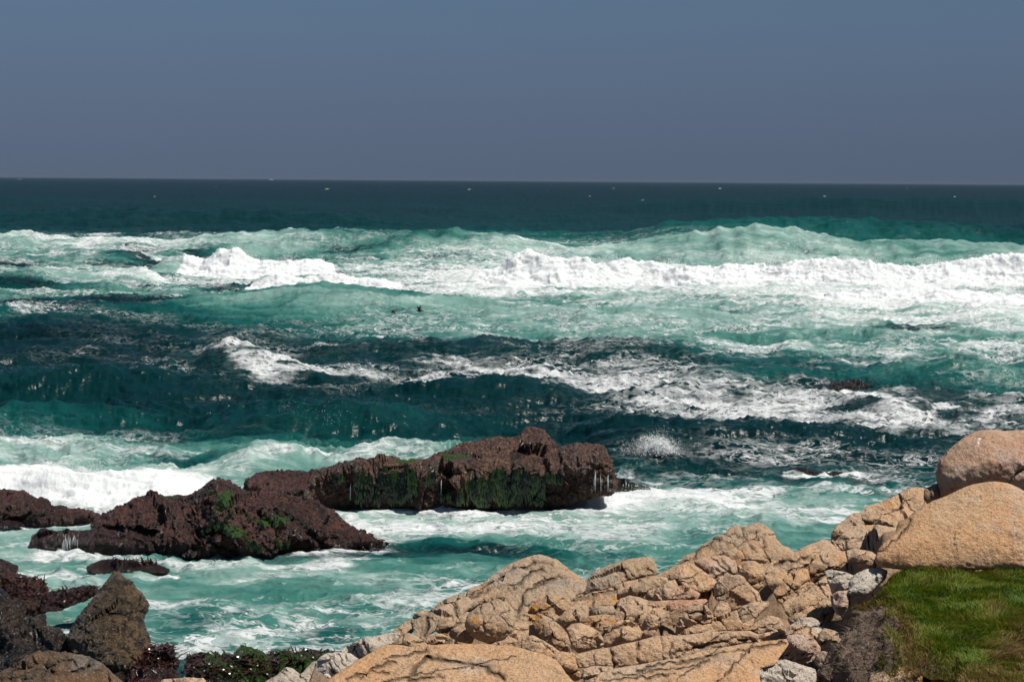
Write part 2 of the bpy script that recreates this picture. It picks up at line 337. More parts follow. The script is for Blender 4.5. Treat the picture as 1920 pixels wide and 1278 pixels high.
def water_height(X, Y):
    shp = X.shape; x = X.ravel(); y = Y.ravel()
    P0 = np.stack([x, y, np.zeros_like(x)], 1)
    px, py = project(P0)
    wx = x + 1.2 * perlin2(x * .21, y * .21, 41); wy = y + 1.2 * perlin2(x * .21, y * .21, 42)
    # ambient chop
    far = sstep(95, 260, y); near = 1 - sstep(46, 60, y)
    amp = 0.32 * (1 - near) + 0.12 * near
    h = np.zeros_like(x)
    def rid(n): return (1 - np.minimum(np.abs(n) * 2.0, 1)) - .5
    h += amp * 1.6 * rid(perlin2(wx * .085, wy * .16, 1)) * sstep(50, 70, y)
    h += amp * 1.0 * rid(perlin2(wx * .22 + wy * .04, wy * .42, 2))
    h += amp * .60 * rid(perlin2(wx * .5 - wy * .1, wy * .85, 3))
    h += amp * .36 * rid(perlin2(wx * 1.15, wy * 1.9, 4))
    h += amp * .20 * rid(perlin2(wx * 2.4 + wy * .3, wy * 3.6, 5)) * (1 - sstep(130, 220, y))
    h += amp * .12 * rid(perlin2(wx * 5.2, wy * 7.5, 6)) * (1 - sstep(70, 110, y))
    h += far * .8 * perlin2(wx * .03, wy * .055, 7) * (1 - sstep(2500, 9000, y))
    milk = table(MILK, px + 60 * perlin2(x * .08, y * .08, 50), py)
    foam = table(FOAM, px + 60 * perlin2(x * .08, y * .08, 51), py)
    white = np.zeros_like(x)
    jl = np.clip(py - 340, 5, 2000)
    G = dict(h=h, milk=milk, foam=foam, white=white)
    yr = Y[:, 0]; ncol = shp[1]
    for k, w in enumerate(WAVES):
        c = np.array(w['c'], float); Yw = w['Y']
        ia = np.searchsorted(yr, Yw - 5.5 * w['wf'] - 2) * ncol; ib = np.searchsorted(yr, Yw + 4 * w['wb'] + 2) * ncol
        sli = slice(ia, ib)
        x = G['x'][sli] if 'x' in G else None
        if x is None: G['x'] = X.ravel(); G['y'] = Y.ravel(); x = G['x'][sli]
        y = G['y'][sli]; h = G['h'][sli]; milk = G['milk'][sli]; foam = G['foam'][sli]; white = G['white'][sli]
        cw = at_y(c[:, 0], c[:, 1], np.full(len(c), float(Yw)))
        xs, hs = cw[:, 0], np.maximum(cw[:, 2], 0.02)
        hs[0] = 0; hs[-1] = min(hs[-1], hs[-1] if c[-1, 0] > 1950 else 0)
        if c[0, 0] < -10: hs[0] = cw[0, 2]
        H = np.interp(x, xs, hs, left=hs[0] if c[0, 0] < -10 else 0, right=hs[-1] if c[-1, 0] > 1950 else 0)
        sc = Yw / 150.0
        Yc = Yw + 1.6 * sc * perlin2(x * .16 / sc, np.zeros_like(x), 60 + k) + .6 * sc * perlin2(x * .5 / sc, np.zeros_like(x), 90 + k)
        wt_ = w.get('white', 0)
        s = Yc - y
        wf, wb = w['wf'] , w['wb']
        sf = np.where(s > 0, s / wf, -s / wb)
        prof = np.where(s > 0, np.exp(-np.abs(sf) ** w['shp'] * 1.0), np.exp(-sf ** 2))
        H = H * (1 + .10 * perlin2(x * .9 / sc, y * .12, 120 + k))
        h[:] = h * (1 - .25 * prof * np.minimum(H, 1)) + H * prof
        face = np.where(s > 0, np.exp(-np.abs(sf) ** 2), np.exp(-(sf * 2.2) ** 2)) * np.minimum(H / (.25 * hs.max() + 1e-6), 1)
        milk += w.get('milk', 0) * face; foam += w.get('foam', 0) * face
        if wt_:
            m = np.ones_like(x)
            if 'x0' in w:
                xa = at_y(w['x0'], 500, Yw)[0]; xb = at_y(w['x1'], 500, Yw)[0]
                m = sstep(xa - .8, xa + .8, x) * (1 - sstep(xb - .8, xb + .8, x))
            ww = sstep(.0, .25, H / hs.max()) * m * wt_
            wh = np.where(s > 0, 1 - sstep(1.35, 1.9, sf), 1 - sstep(.12, .5, sf)) * ww
            white[:] = np.maximum(white, wh)
            foam += ww * .35 * np.where(s > 0, 1 - sstep(1.2, 3.4, sf), 1 - sstep(.4, 1.6, sf))
    x, y, h, milk, foam, white = (G[q] for q in ('x', 'y', 'h', 'milk', 'foam', 'white'))
    bandm = sstep(105, 125, y) * (1 - sstep(230, 260, y)) * (1 - .6 * sstep(0, 20, x))
    milk -= bandm * (.10 + .45 * np.clip(perlin2(x * .055, y * .12, 201) + .6 * perlin2(x * .14, y * .3, 202), -.35, .8))
    foam += bandm * .35 * perlin2(x * .05, y * .16, 203)
    milk += .14 * np.tanh(h / .5) * sstep(.10, .35, milk) * (1 - sstep(225, 255, y))  # crests lighter, troughs darker: light through thin crests put into the colour
    milk -= .13 * (1 - sstep(50, 56, y)) + .22 * (1 - sstep(52, 60, y)) * np.abs(perlin2(x * .5, y * 1.1, 220))
    h += .10 * (1 - sstep(50, 60, y)) * ((1 - np.minimum(np.abs(perlin2(wx * .8, wy * 1.5, 221)) * 2.2, 1)) - .4)
    foam += .22 * (1 - sstep(52, 60, y)) * perlin2(x * .22, y * .5, 204) + .05 * (1 - sstep(47, 56, y))
    for (cx, cy, rx, ry, sl, st) in BRUSH:
        d = ((px - cx) / rx) ** 2 + ((py - cy - (px - cx) * sl) / ry) ** 2
        foam += st * .88 * np.exp(-d * .9)
    nr_ = y < 60
    Pn = np.stack([px[nr_], py[nr_]], 1); fn = np.zeros(len(Pn))
    for (pts, wd, st) in FLINES:
        dl = np.full(len(Pn), 1e9)
        for i in range(len(pts) - 1): dl = np.minimum(dl, _sd(Pn, np.array(pts[i], float), np.array(pts[i + 1], float)))
        fn = np.maximum(fn, st * np.exp(-(dl / wd) ** 2))
    foam[nr_] += fn * .8; foam[nr_] -= .05 * (y[nr_] < 46)
    for (cx, cy, rx) in SPECK:
        m_ = (np.abs(px - cx) < rx * 3) & (np.abs(py - cy) < 8)
        d = ((px[m_] - cx) / rx / .8) ** 2 + ((py[m_] - cy - 1) / 1.1) ** 2
        foam[m_] += (.42 + .34 * math.sin(cx * 1.7)) * np.exp(-d * 1.2)
    for (cx, cy, rx, ry, sl, st) in DARKB:
        d = ((px - cx) / rx) ** 2 + ((py - cy - (px - cx) * sl) / ry) ** 2
        milk += st * np.exp(-d); foam += st * .5 * np.exp(-d)
    mid = sstep(58, 62, y) * (1 - sstep(92, 100, y)); foam = foam * (1 - mid) + mid * np.minimum(foam, .74 + .1 * perlin2(x * .3, y * .6, 210))
    return h, np.clip(milk, 0, 1), np.clip(foam, 0, 1.1), white

# seaward rows and columns
ys = [4.0, 10.0, 16.0, 20.0]
y_ = 22.0
while y_ < 34000:
    ys.append(y_); st = y_ * y_ / (9 * F) * 1.15
    if y_ < 215: st = min(st, .30)
    if 147 < y_ < 153.5 or 126.5 < y_ < 132 or 134.5 < y_ < 140 or 151 < y_ < 159: st = .11
    if 215 <= y_ < 330: st = min(st, .30 + (y_ - 215) * .012)
    if y_ > 900: st = max(st, y_ * .02)
    y_ += st
ys = np.array(ys)
NC = 1080
sl = np.linspace(-.40, .40, NC)
Yg, Sg = np.meshgrid(ys, sl, indexing='ij'); Xg = Sg * np.maximum(Yg, 20)
h, milk, foam, white = water_height(Xg, Yg)
Vw = np.stack([Xg.ravel(), Yg.ravel(), h], 1)
# turbulent whitewater: lumps pushed out along the surface normal, so they overhang like boiling foam
H2 = h.reshape(Xg.shape)
gy = np.gradient(H2, axis=0) / np.gradient(Yg, axis=0); gx = np.gradient(H2, axis=1) / np.gradient(Xg, axis=1)
NW = np.stack([-gx.ravel(), -gy.ravel(), np.ones(gx.size)], 1); NW /= np.linalg.norm(NW, axis=1)[:, None]
wm = white > .02
q = Vw[wm] * np.array([1, 1, 1.25]); sc = np.clip(q[:, 1] / 150, .34, 1.1)[:, None]; q = q / sc
def bil(q, s_): return .5 - np.abs(perlin(q, s_))
b = bil(q * .5, 11) * .8 + bil(q * 1.2, 12) * .5 + bil(q * 2.7, 13) * .40 + bil(q * 6, 14) * .28 + bil(q * 12, 15) * .14
Vw[wm] += NW[wm] * (white[wm] * (b - .66) * .42 * sc[:, 0])[:, None] * np.array([.6, 1.0, .9])
nr = len(ys)
idx = np.arange(nr * NC).reshape(nr, NC)
Fw = np.stack([idx[:-1, :-1].ravel(), idx[:-1, 1:].ravel(), idx[1:, 1:].ravel(), idx[1:, :-1].ravel()], 1)
print('water verts', len(Vw))
# horizontal lean of steep crests: push crest vertices forward a little
# material
n = N('sea_water')
pos = n.pos()
st = n.vmath('MULTIPLY', pos, (0.42, .95, 1.1))
wn = n.noise(st, .55, 3, .55, col=True)
wv = n.vmath('SCALE', n.vmath('SUBTRACT', wn, (.5, .5, .5)), scale=1.7)
wp = n.vmath('ADD', st, wv)
wn2 = n.noise(st, 2.6, 3, .6, col=True)
wp2 = n.vmath('ADD', wp, n.vmath('SCALE', n.vmath('SUBTRACT', wn2, (.5, .5, .5)), scale=.35))
A_f, A_m, A_w = n.attr('foam'), n.attr('milk'), n.attr('white')
p1 = n.noise(wp2, .72, 9, .60)
thr = n.math('MULTIPLY_ADD', A_f, -.50, .835)
patch = n.math('MULTIPLY', n.step(n.math('SUBTRACT', p1, thr), -.05, .10), n.step(A_f, .0, 1.0, .72, 1.0))
# lace: thin ridges of stretched foam
r1 = n.noise(wp2, 1.5, 4, .5)
rd = n.math('SUBTRACT', 1.0, n.math('MULTIPLY', n.math('ABSOLUTE', n.math('SUBTRACT', r1, .5)), 2.0))
lw = n.math('MULTIPLY_ADD', A_f, -.13, 1.01)
lace = n.step(n.math('SUBTRACT', rd, lw), -.01, .035)
def cells(vec, sc_, wmul, wadd, soft):
    v_ = n.new('ShaderNodeTexVoronoi'); v_.feature = 'DISTANCE_TO_EDGE'; n.put(v_.inputs['Vector'], vec); v_.inputs['Scale'].default_value = sc_
    w_ = n.math('MAXIMUM', n.math('MULTIPLY_ADD', A_f, wmul, wadd), 0.0)
    return n.math('SUBTRACT', 1.0, n.step(n.math('SUBTRACT', v_.outputs['Distance'], w_), 0.0, soft))
wn3 = n.noise(st, 5.5, 3, .6, col=True)
wp3 = n.vmath('ADD', wp2, n.vmath('SCALE', n.vmath('SUBTRACT', wn3, (.5, .5, .5)), scale=.16))
net1 = cells(wp3, 1.15, .27, -.095, .07)
net2 = cells(wp3, 3.1, .36, -.16, .09)
lace2 = n.math('MULTIPLY', n.math('MAXIMUM', net1, n.math('MULTIPLY', net2, .7)), n.step(n.noise(wp, .45, 4, .6), .38, .56))
lace = n.math('MAXIMUM', lace, n.math('MULTIPLY', lace2, .9))
brk = n.step(n.noise(wp, .22, 5, .6), .44, .60)
lace = n.math('MULTIPLY', lace, n.math('MULTIPLY', n.math('MULTIPLY_ADD', brk, .95, .05), .9))
thin = n.step(A_f, .16, .42)
lace = n.math('MULTIPLY', lace, thin)
fm = n.math('MAXIMUM', patch, lace)
fm = n.math('MAXIMUM', fm, n.step(A_w, .25, .6))
# holes inside patches
hl = n.step(n.noise(wp2, 4.2, 6, .7), .37, .55)
hl = n.math('MAXIMUM', hl, n.math('MAXIMUM', n.math('MULTIPLY', net2, .9), n.step(A_f, .78, 1.05)))
fm2 = n.math('MULTIPLY', fm, n.math('MAXIMUM', hl, n.step(A_w, .2, .5)))
# thin veil of bubbles below the surface lifts the milkiness
mk = n.math('ADD', A_m, n.math('MULTIPLY', n.math('SUBTRACT', n.noise(wp, .5, 6, .6), .5), n.math('MULTIPLY_ADD', A_m, 1.3, .03)), clamp=True)
mk = n.math('ADD', mk, n.math('MULTIPLY', n.step(n.math('SUBTRACT', p1, thr), -.16, .05), n.math('MULTIPLY', A_m, .22)), clamp=True)
rr = n.new('ShaderNodeValToRGB'); rr.color_ramp.interpolation = 'EASE'
E = rr.color_ramp.elements
E[0].position = 0; E[0].color = (.0006, .0120, .0150, 1)
E[1].position = 1; E[1].color = (.265, .37, .335, 1)
for p_, c_ in ((.12, (.0007, .020, .0215)), (.30, (.003, .056, .051)), (.50, (.038, .132, .111)), (.75, (.135, .238, .208))):
    e = E.new(p_); e.color = (*c_, 1)
n.put(rr.inputs[0], mk)
fcol = n.mix(n.noise(wp, 3, 4), (.50, .52, .53), (.66, .67, .67))
colr = n.mix(fm2, rr.outputs[0], fcol)
rough = n.math('MULTIPLY_ADD', fm2, .40, .30)
cd_ = n.new('ShaderNodeVectorMath'); cd_.operation = 'DISTANCE'; n.put(cd_.inputs[0], pos); cd_.inputs[1].default_value = (0, 0, 9)
dfar = n.step(cd_.outputs['Value'], 60, 400)
rough = n.math('ADD', rough, n.math('MULTIPLY', dfar, .14))
rip = n.noise(n.vmath('MULTIPLY', pos, (.8, 1.3, 1)), 2.2, 4, .52)
ripf = n.noise(n.vmath('MULTIPLY', pos, (.35, .9, 1)), .35, 5, .55)
b1 = n.bump(ripf, .55, 1.2)
b1 = n.bump(rip, .45, .12, b1)
fb = n.noise(wp2, 5.5, 7, .68)
b2 = n.bump(n.math('MULTIPLY', n.math('ADD', fb, n.math('MULTIPLY', fm2, .5)), n.math('ADD', fm2, .05)), .65, .10, b1)
spl = n.math('MULTIPLY', n.math('MULTIPLY_ADD', fm2, -.10, .17), n.step(dfar, 0, 1, 1.0, .8))
n.bsdf(Subsurface_Weight=n.math('MULTIPLY', A_w, .7), Subsurface_Scale=.5, Subsurface_Radius=(1, 1, 1), Base_Color=colr, Roughness=rough, IOR=1.333, Normal=b2, Specular_IOR_Level=spl)
MAT_WATER = n.m
ow = mesh_obj('sea', Vw, Fw, MAT_WATER)
set_attr(ow, 'foam', foam); set_attr(ow, 'milk', milk); set_attr(ow, 'white', white)
tag(ow, 'turquoise to dark teal sea with breaking waves and drifting foam', 'sea', kind='structure')
del Vw, Fw
# ------------------------------------------------------------------ rock materials
def granite(name, base, base2, lichen=.5, dark=(.10, .075, .055), grey=(.37, .28, .20), rough=.88):
    n = N(name); p = n.pos()
    big = n.noise(p, 1.3, 6, .65); mid = n.noise(p, 6, 6, .65); fine = n.noise(p, 42, 4, .75); gr = n.noise(p, 130, 2, .6)
    c = n.mix(n.step(big, .38, .62), base, base2)
    c = n.mix(n.math('MULTIPLY', n.step(n.noise(n.vmath('ADD', p, (9, 3, 1)), 2.2, 6, .7), .50, .64), .55), c, grey)
    c = n.mix(n.math('MULTIPLY', n.step(mid, .50, .70), .30), c, dark)
    c = n.mix(n.math('MULTIPLY', n.step(fine, .54, .64), .55), c, dark)
    c = n.mix(n.math('MULTIPLY', n.step(fine, .46, .34), .35), c, (.66, .58, .48))
    c = n.mix(n.math('MULTIPLY', n.step(gr, .56, .66), .65), c, (.07, .055, .045))
    lp = n.noise(n.vmath('ADD', p, n.vmath('SCALE', n.noise(p, 9, 3, .6, col=True), scale=.10)), 3.1, 7, .72)
    lm = n.step(n.math('ADD', lp, n.math('MULTIPLY', n.noise(p, .8, 2, .5), .35)), .86 - .12 * lichen, .90 - .12 * lichen)
    c = n.mix(n.math('MULTIPLY', lm, .9), c, n.mix(n.noise(p, 30, 2), (.42, .13, .015), (.62, .30, .05)))
    crk = n.attr('crack')
    c = n.mix(n.math('MULTIPLY', crk, .75), c, (.035, .026, .02))
    c = n.mix(n.step(n.math('MULTIPLY', n.attr('green'), n.noise(p, 26, 3, .7)), .22, .34), c, (.72, .70, .66))
    hgt = n.math('ADD', n.math('ADD', n.math('MULTIPLY', mid, .9), n.math('MULTIPLY', fine, .42)), n.math('MULTIPLY', gr, .12))
    hgt = n.math('SUBTRACT', hgt, n.math('MULTIPLY', crk, .3))
    b = n.bump(hgt, 1.0, .060)
    n.bsdf(Base_Color=c, Roughness=rough, Normal=b, Specular_IOR_Level=.25)
    return n.m
G_TAN = granite('granite_tan', (.55, .335, .185), (.52, .355, .235), .25)
G_ORANGE = granite('granite_orange', (.55, .305, .15), (.52, .33, .19), .1, grey=(.50, .40, .31))
G_GREY = granite('granite_grey', (.40, .285, .19), (.48, .315, .185), .6, grey=(.36, .32, .28))
G_LICHEN = granite('granite_with_lichen', (.43, .30, .195), (.50, .30, .165), 1.0)
G_PALE = granite('granite_pale', (.54, .46, .38), (.48, .39, .31), .0, grey=(.62, .57, .50))
G_PINK = granite('granite_pink', (.50, .265, .165), (.50, .33, .22), .3, grey=(.5, .42, .37))
G_BROWN = granite('granite_brown_wet', (.14, .072, .030), (.095, .06, .034), .0, dark=(.012, .009, .007), grey=(.22, .19, .16), rough=.5)

def weed(name, c1, c2, c3, green=.0, rough=.42, spec=.5, pale=.0, bscale=1.0):
    n = N(name); p = n.pos()
    a = n.noise(p, 1.2, 5, .6); b_ = n.noise(p, 9 * bscale, 5, .7)
    v = n.new('ShaderNodeTexVoronoi'); n.put(v.inputs['Vector'], n.vmath('ADD', p, n.vmath('SCALE', n.noise(p, 14, 2, .5, col=True), scale=.06)))
    v.inputs['Scale'].default_value = 16 * bscale
    c = n.mix(n.step(a, .38, .62), c1, c2)
    c = n.mix(n.math('MULTIPLY', n.step(b_, .46, .58), .9), c, c3)
    if pale: c = n.mix(n.math('MULTIPLY', n.step(n.noise(p, 22, 3, .7), .58, .66), pale), c, (.38, .26, .16))
    g = n.step(n.math('ADD', n.noise(n.vmath('ADD', p, (4, 2, 7)), 1.6, 6, .65), n.math('MULTIPLY', n.attr('green'), .5)), .80 - .2 * green, .84 - .2 * green)
    c = n.mix(g, c, n.mix(n.noise(p, 25, 3), (.008, .022, .002), (.045, .11, .006)))
    c = n.mix(n.math('MULTIPLY', n.attr('crack'), .8), c, (.008, .005, .004))
    zs = n.new('ShaderNodeSeparateXYZ'); n.put(zs.inputs[0], p)
    tide = n.math('SUBTRACT', 1.0, n.step(n.math('ADD', zs.outputs['Z'], n.math('MULTIPLY', n.noise(p, 3, 3), .35)), .25, .60))
    c = n.mix(n.math('MULTIPLY', tide, .65), c, (.012, .006, .005))
    h = n.math('ADD', n.math('MULTIPLY', b_, 1.2), n.math('MULTIPLY', v.outputs['Distance'], -.12))
    h = n.math('ADD', h, n.math('MULTIPLY', n.noise(p, 38, 4, .75), .6))
    wet = n.step(n.noise(p, 7, 4, .7), .44, .60)
    n.bsdf(Base_Color=c, Roughness=n.math('MULTIPLY_ADD', wet, -rough * .62, rough), Normal=n.bump(h, 1.0, .11 / bscale), Specular_IOR_Level=n.math('MULTIPLY_ADD', wet, .35, spec))
    return n.m
W_RED = weed('red_seaweed_crust', (.110, .038, .026), (.050, .018, .013), (.008, .003, .0028), rough=.55, spec=.35, pale=.25)
W_TOP = weed('barnacled_red_rock', (.155, .072, .044), (.075, .032, .023), (.010, .0045, .004), rough=.55, spec=.35, pale=.8)
W_WET = weed('wet_red_seaweed', (.075, .026, .022), (.05, .02, .018), (.012, .005, .005), rough=.22, spec=.6)
W_BLACK = weed('black_kelp', (.012, .008, .006), (.008, .006, .005), (.003, .002, .002), rough=.3)
W_DARK = weed('mussel_covered_rock', (.012, .010, .011), (.06, .038, .022), (.006, .006, .008), rough=.3, spec=.5, pale=.45)
W_POINT = weed('barnacled_dark_rock', (.14, .090, .045), (.075, .048, .024), (.010, .007, .005), rough=.55, spec=.35, pale=.6)
W_GREEN = weed('dark_green_seaweed', (.010, .028, .006), (.03, .012, .01), (.006, .010, .003), green=.9, rough=.25, spec=.6)

def C7(pts): return [(1000 + x / 3.782, 940 + y / 3.782) for x, y in pts]
def C6(pts): return [(500 + x / 3.2, 960 + y / 3.2) for x, y in pts]
def C8(pts): return [(1400 + x / 2.565, 780 + y / 2.565) for x, y in pts]
def C5(pts): return [(x / 2.4, 860 + y / 2.4) for x, y in pts]
def C3(pts): return [(x / 4.597, 1000 + y / 4.597) for x, y in pts]

def seg_dist(P, A, B):
    d = B - A; L = (d ** 2).sum() + 1e-9
    t = np.clip(((P - A) @ d) / L, 0, 1)
    return np.hypot(*(P - A - t[:, None] * d).T)
def inside(P, poly):
    x, y = P.T; r = np.zeros(len(P), bool); n_ = len(poly)
    for i in range(n_):
        x1, y1 = poly[i]; x2, y2 = poly[(i + 1) % n_]
        c = ((y1 > y) != (y2 > y)) & (x < (x2 - x1) * (y - y1) / (y2 - y1 + 1e-12) + x1); r ^= c
    return r
def vor_facets(Q, seed, amp_t=1.0):
    """broken, chipped planes: every Voronoi cell carries its own tilt and offset"""
    Q = Q + seed * 3.7; I = np.floor(Q).astype(np.int64)
    best = np.full(len(Q), 1e9); hh = np.zeros(len(Q))
    for a in (-1, 0, 1):
        for b in (-1, 0, 1):
            for c in (-1, 0, 1):
                hsh = _hash(I[:, 0] + a, I[:, 1] + b, I[:, 2] + c)
                cp = I + np.array([a, b, c]) + .5 + _g[hsh] * .42
                dq = Q - cp; dd = (dq ** 2).sum(1); g = _g[(hsh * 7 + 13) & 4095]
                val = (dq * g).sum(1) * amp_t + g[:, 0] * .35
                m = dd < best; best[m] = dd[m]; hh[m] = val[m]
    return hh
def smooth_poly(poly, step, jit, rng):
    """chaikin once on long corners, then resample at 'step' px with a ragged edge"""
    P = np.array(poly, float)
    Q = []
    for i in range(len(P)):
        a, b = P[i], P[(i + 1) % len(P)]
        Q += [a * .90 + b * .10, a * .10 + b * .90]
    P = np.array(Q); out = []
    for i in range(len(P)):
        a, b = P[i], P[(i + 1) % len(P)]; L = np.hypot(*(b - a)); k = max(1, int(round(L / step)))
        for j in range(k): out.append(a + (b - a) * j / k)
    P = np.array(out)
    T = np.roll(P, -1, 0) - np.roll(P, 1, 0); Nn = np.stack([T[:, 1], -T[:, 0]], 1) / (np.hypot(*T.T)[:, None] + 1e-9)
    q = np.stack([P[:, 0] / 26, P[:, 1] / 26, np.full(len(P), rng.random() * 50)], 1)
    return P + Nn * (fbm(q, 4, gain=.65)[:, None] * jit)

def ground_depth(px, py):
    mid = 11 + (1278 - py) * .030
    right = 10 + (1278 - py) * .0125
    t = sstep(1560, 1660, np.asarray(px, float))
    return mid * (1 - t) + right * t

def rock(name, label, cat, poly, mat, Y=None, lean=1.2, bulge=1.0, res=3.0, cracks=(), facet=.5, rough=1.0, jit=2.0,
         lump=0.0, chip=.55, wall=None, seed=0, group=None, green=(), parent=None, thick=.8, flat=.55, sea=False, tilt=None, grow=0.0, sharp=34, autocrack=False):
    rng = np.random.default_rng(1000 + seed + int(poly[0][0] * 7 + poly[0][1]))
    poly = np.array(poly, float)
    if grow:
        c_ = poly.mean(0); v_ = poly - c_; poly = c_ + v_ * (1 + grow / (np.hypot(*v_.T)[:, None] + 1))
    B = smooth_poly(poly, res * 1.3, jit, rng)
    x0, y0 = B.min(0); x1, y1 = B.max(0)
    if Y is None:
        cx = (x0 + x1) / 2
        Y = float(at_z(cx, y1 - 4, 0.0)[1]) if sea else float(ground_depth(cx, y1))
    s = Y / F
    gx = np.arange(x0, x1, res); gy = np.arange(y0, y1, res * .87)
    GX, GY = np.meshgrid(gx, gy); GX = GX + (np.arange(len(gy)) % 2)[:, None] * res / 2
    I = np.stack([GX.ravel(), GY.ravel()], 1) + rng.uniform(-.22, .22, (GX.size, 2)) * res
    I = I[inside(I, B)]
    dd = np.full(len(I), 1e9)
    for i in range(len(B)): dd = np.minimum(dd, seg_dist(I, B[i], B[(i + 1) % len(B)]))
    I = I[dd > res * .55]
    P = np.vstack([B, I]); nb = len(B)
    vv, ee, ff, _, _, _ = delaunay_2d_cdt([Vector(p) for p in P], [(i, (i + 1) % nb) for i in range(nb)], [], 1, 1e-5)
    P = np.array([tuple(v) for v in vv]); faces = [tuple(f) for f in ff]
    d = np.full(len(P), 1e9)
    for i in range(nb): d = np.minimum(d, seg_dist(P, B[i], B[(i + 1) % nb]))
    dm = d * s; R = max(dm.max(), 1e-3); Rr = R * flat
    size = min(x1 - x0, y1 - y0) * s
    e_ = 1 - np.minimum(dm / Rr, 1)
    bul = (np.sqrt(np.maximum(1 - e_ ** 2, 0)) * Rr * .9 + dm * .25) * bulge
    c0 = (P - np.array([(x0 + x1) / 2, (y0 + y1) / 2])) * s
    if facet:
        k = 5; fmin = None
        for i in range(k):
            a = rng.uniform(0, 6.28); g = np.array([math.cos(a), math.sin(a)]) * rng.uniform(.5, 1.4)
            o = rng.uniform(-.12, .18) * size
            f_ = c0 @ g + o
            fmin = f_ if fmin is None else np.maximum(fmin, f_)
        fmin = fmin - fmin.min()
        bul = bul - np.minimum(fmin, size * .9) * facet * .7
    if tilt: bul = bul + c0[:, 0] * tilt
    Yv = Y + lean * (y1 - P[:, 1]) * s - bul
    if wall:
        yb_ = np.interp(P[:, 0], [p[0] for p in wall], [p[1] for p in wall])
        Yv = Y - bul + np.maximum(y1 - np.maximum(P[:, 1], yb_), 0) * s * .12 + np.maximum(yb_ - P[:, 1], 0) * s * lean
    if not sea and Y < 25:
        Yv = np.maximum(Yv, 6.5)
    V = at_y(P[:, 0], P[:, 1], Yv)
    # cracks
    ck = np.zeros(len(P))
    cracks = list(cracks)
    if autocrack and (x1 - x0) > 52 and (y1 - y0) > 28:
        for k in range(rng.integers(1, 3)):
            a = rng.choice([-.5, .9, -.35]) + rng.normal(0, .18); cx_, cy_ = rng.uniform(x0 + (x1 - x0) * .25, x1 - (x1 - x0) * .25), rng.uniform(y0 + (y1 - y0) * .25, y1 - (y1 - y0) * .25); L_ = rng.uniform(.3, .7) * (x1 - x0)
            cracks.append(([(cx_ - math.cos(a) * L_, cy_ - math.sin(a) * L_), (cx_ + rng.normal(0, 4), cy_ + rng.normal(0, 3)), (cx_ + math.cos(a) * L_, cy_ + math.sin(a) * L_)], 1.5))
    for c in cracks:
        w = 3.0
        if isinstance(c, tuple) and len(c) == 2 and not isinstance(c[0], tuple): c, w = c
        c = np.array(c, float)
        jitter = np.stack([perlin(np.stack([P[:, 0] / 14, P[:, 1] / 14, np.full(len(P), 3.3)], 1)), perlin(np.stack([P[:, 0] / 14, P[:, 1] / 14, np.full(len(P), 9.3)], 1))], 1) * 5
        dc = np.full(len(P), 1e9)
        for i in range(len(c) - 1): dc = np.minimum(dc, seg_dist(P + jitter, c[i], c[i + 1]))
        ck = np.maximum(ck, np.exp(-(dc / w) ** 2))
        V = V + (ray(P[:, 0], P[:, 1]) * (np.exp(-(dc / (w * 1.1)) ** 2) * w * s * 2.6)[:, None])
    # normals for displacement
    Fa = np.array([f for f in faces if len(f) == 3])
    nrm = np.cross(V[Fa[:, 1]] - V[Fa[:, 0]], V[Fa[:, 2]] - V[Fa[:, 0]])
    flip = (nrm @ fwd) > 0
    nrm[flip] *= -1
    Fa[flip] = Fa[flip][:, ::-1]
    VN = np.zeros_like(V)
    for j in range(3): np.add.at(VN, Fa[:, j], nrm)
    VN /= np.linalg.norm(VN, axis=1)[:, None] + 1e-9
    sc = s / .0045
    q = V / (sc * .8) + seed * 3.1
    disp = fbm(q * 1.7, 3, seed=2) * .060 + fbm(q * 5.0, 4, seed=5, gain=.6, ridged=True) * .020 + fbm(q * 19, 3, seed=9, gain=.65) * .014
    disp = disp * rough * sc * .8
    wq = np.stack([perlin(V * 3 / sc, 31), perlin(V * 3 / sc, 32), perlin(V * 3 / sc, 33)], 1) * .10 * sc
    fs = max(size * .62, .22 * sc)
    ch = vor_facets((V + wq) / fs, seed) * fs * .27 + vor_facets((V + wq) / (fs * .36), seed + 5) * fs * .035
    disp = disp + ch * chip * np.minimum(dm / (R * .3 + 1e-6), 1) * .9
    if lump:
        ql = V * 1.0
        l1 = (.5 - np.abs(perlin(ql * 2.1, 21))) * .5 + (.5 - np.abs(perlin(ql * 5.5, 22))) * .30 + (.5 - np.abs(perlin(ql * 13, 23))) * .17 + perlin(ql * 28, 24) * .09
        disp = disp + l1 * lump
    edge = np.minimum(d / (res * 1.2), 1) * .75 + .25
    V = V + VN * (disp * edge)[:, None]
    gr = np.zeros(len(P))
    for (gx_, gy_, rx, ry) in green: gr = np.maximum(gr, np.exp(-((P[:, 0] - gx_) / rx) ** 2 - ((P[:, 1] - gy_) / ry) ** 2))
    # back of the rock
    cen = B.mean(0); nbk = 5; Vs = [V]; faces_all = [tuple(f) for f in Fa]; off = len(V); prev = list(range(nb))
    # cdt keeps input order for the boundary vertices
    for k in range(1, nbk + 1):
        t = k / nbk; sh = math.cos(t * 1.45); dep = size * thick * math.sin(t * 1.5)
        Pk = cen + (B - cen) * (sh * .97 + .03)
        Yk = Yv[:nb] * (1 - t) + Yv[:nb].mean() * t + dep
        Vk = at_y(Pk[:, 0], Pk[:, 1], Yk); Vs.append(Vk); cur = list(range(off, off + nb)); off += nb
        for i in range(nb):
            j = (i + 1) % nb; faces_all += [(prev[i], prev[j], cur[j]), (prev[i], cur[j], cur[i])]
        prev = cur
    Vs.append(Vs[-1].mean(0)[None]);
    for i in range(nb): faces_all.append((prev[i], prev[(i + 1) % nb], off))
    Va = np.vstack(Vs)
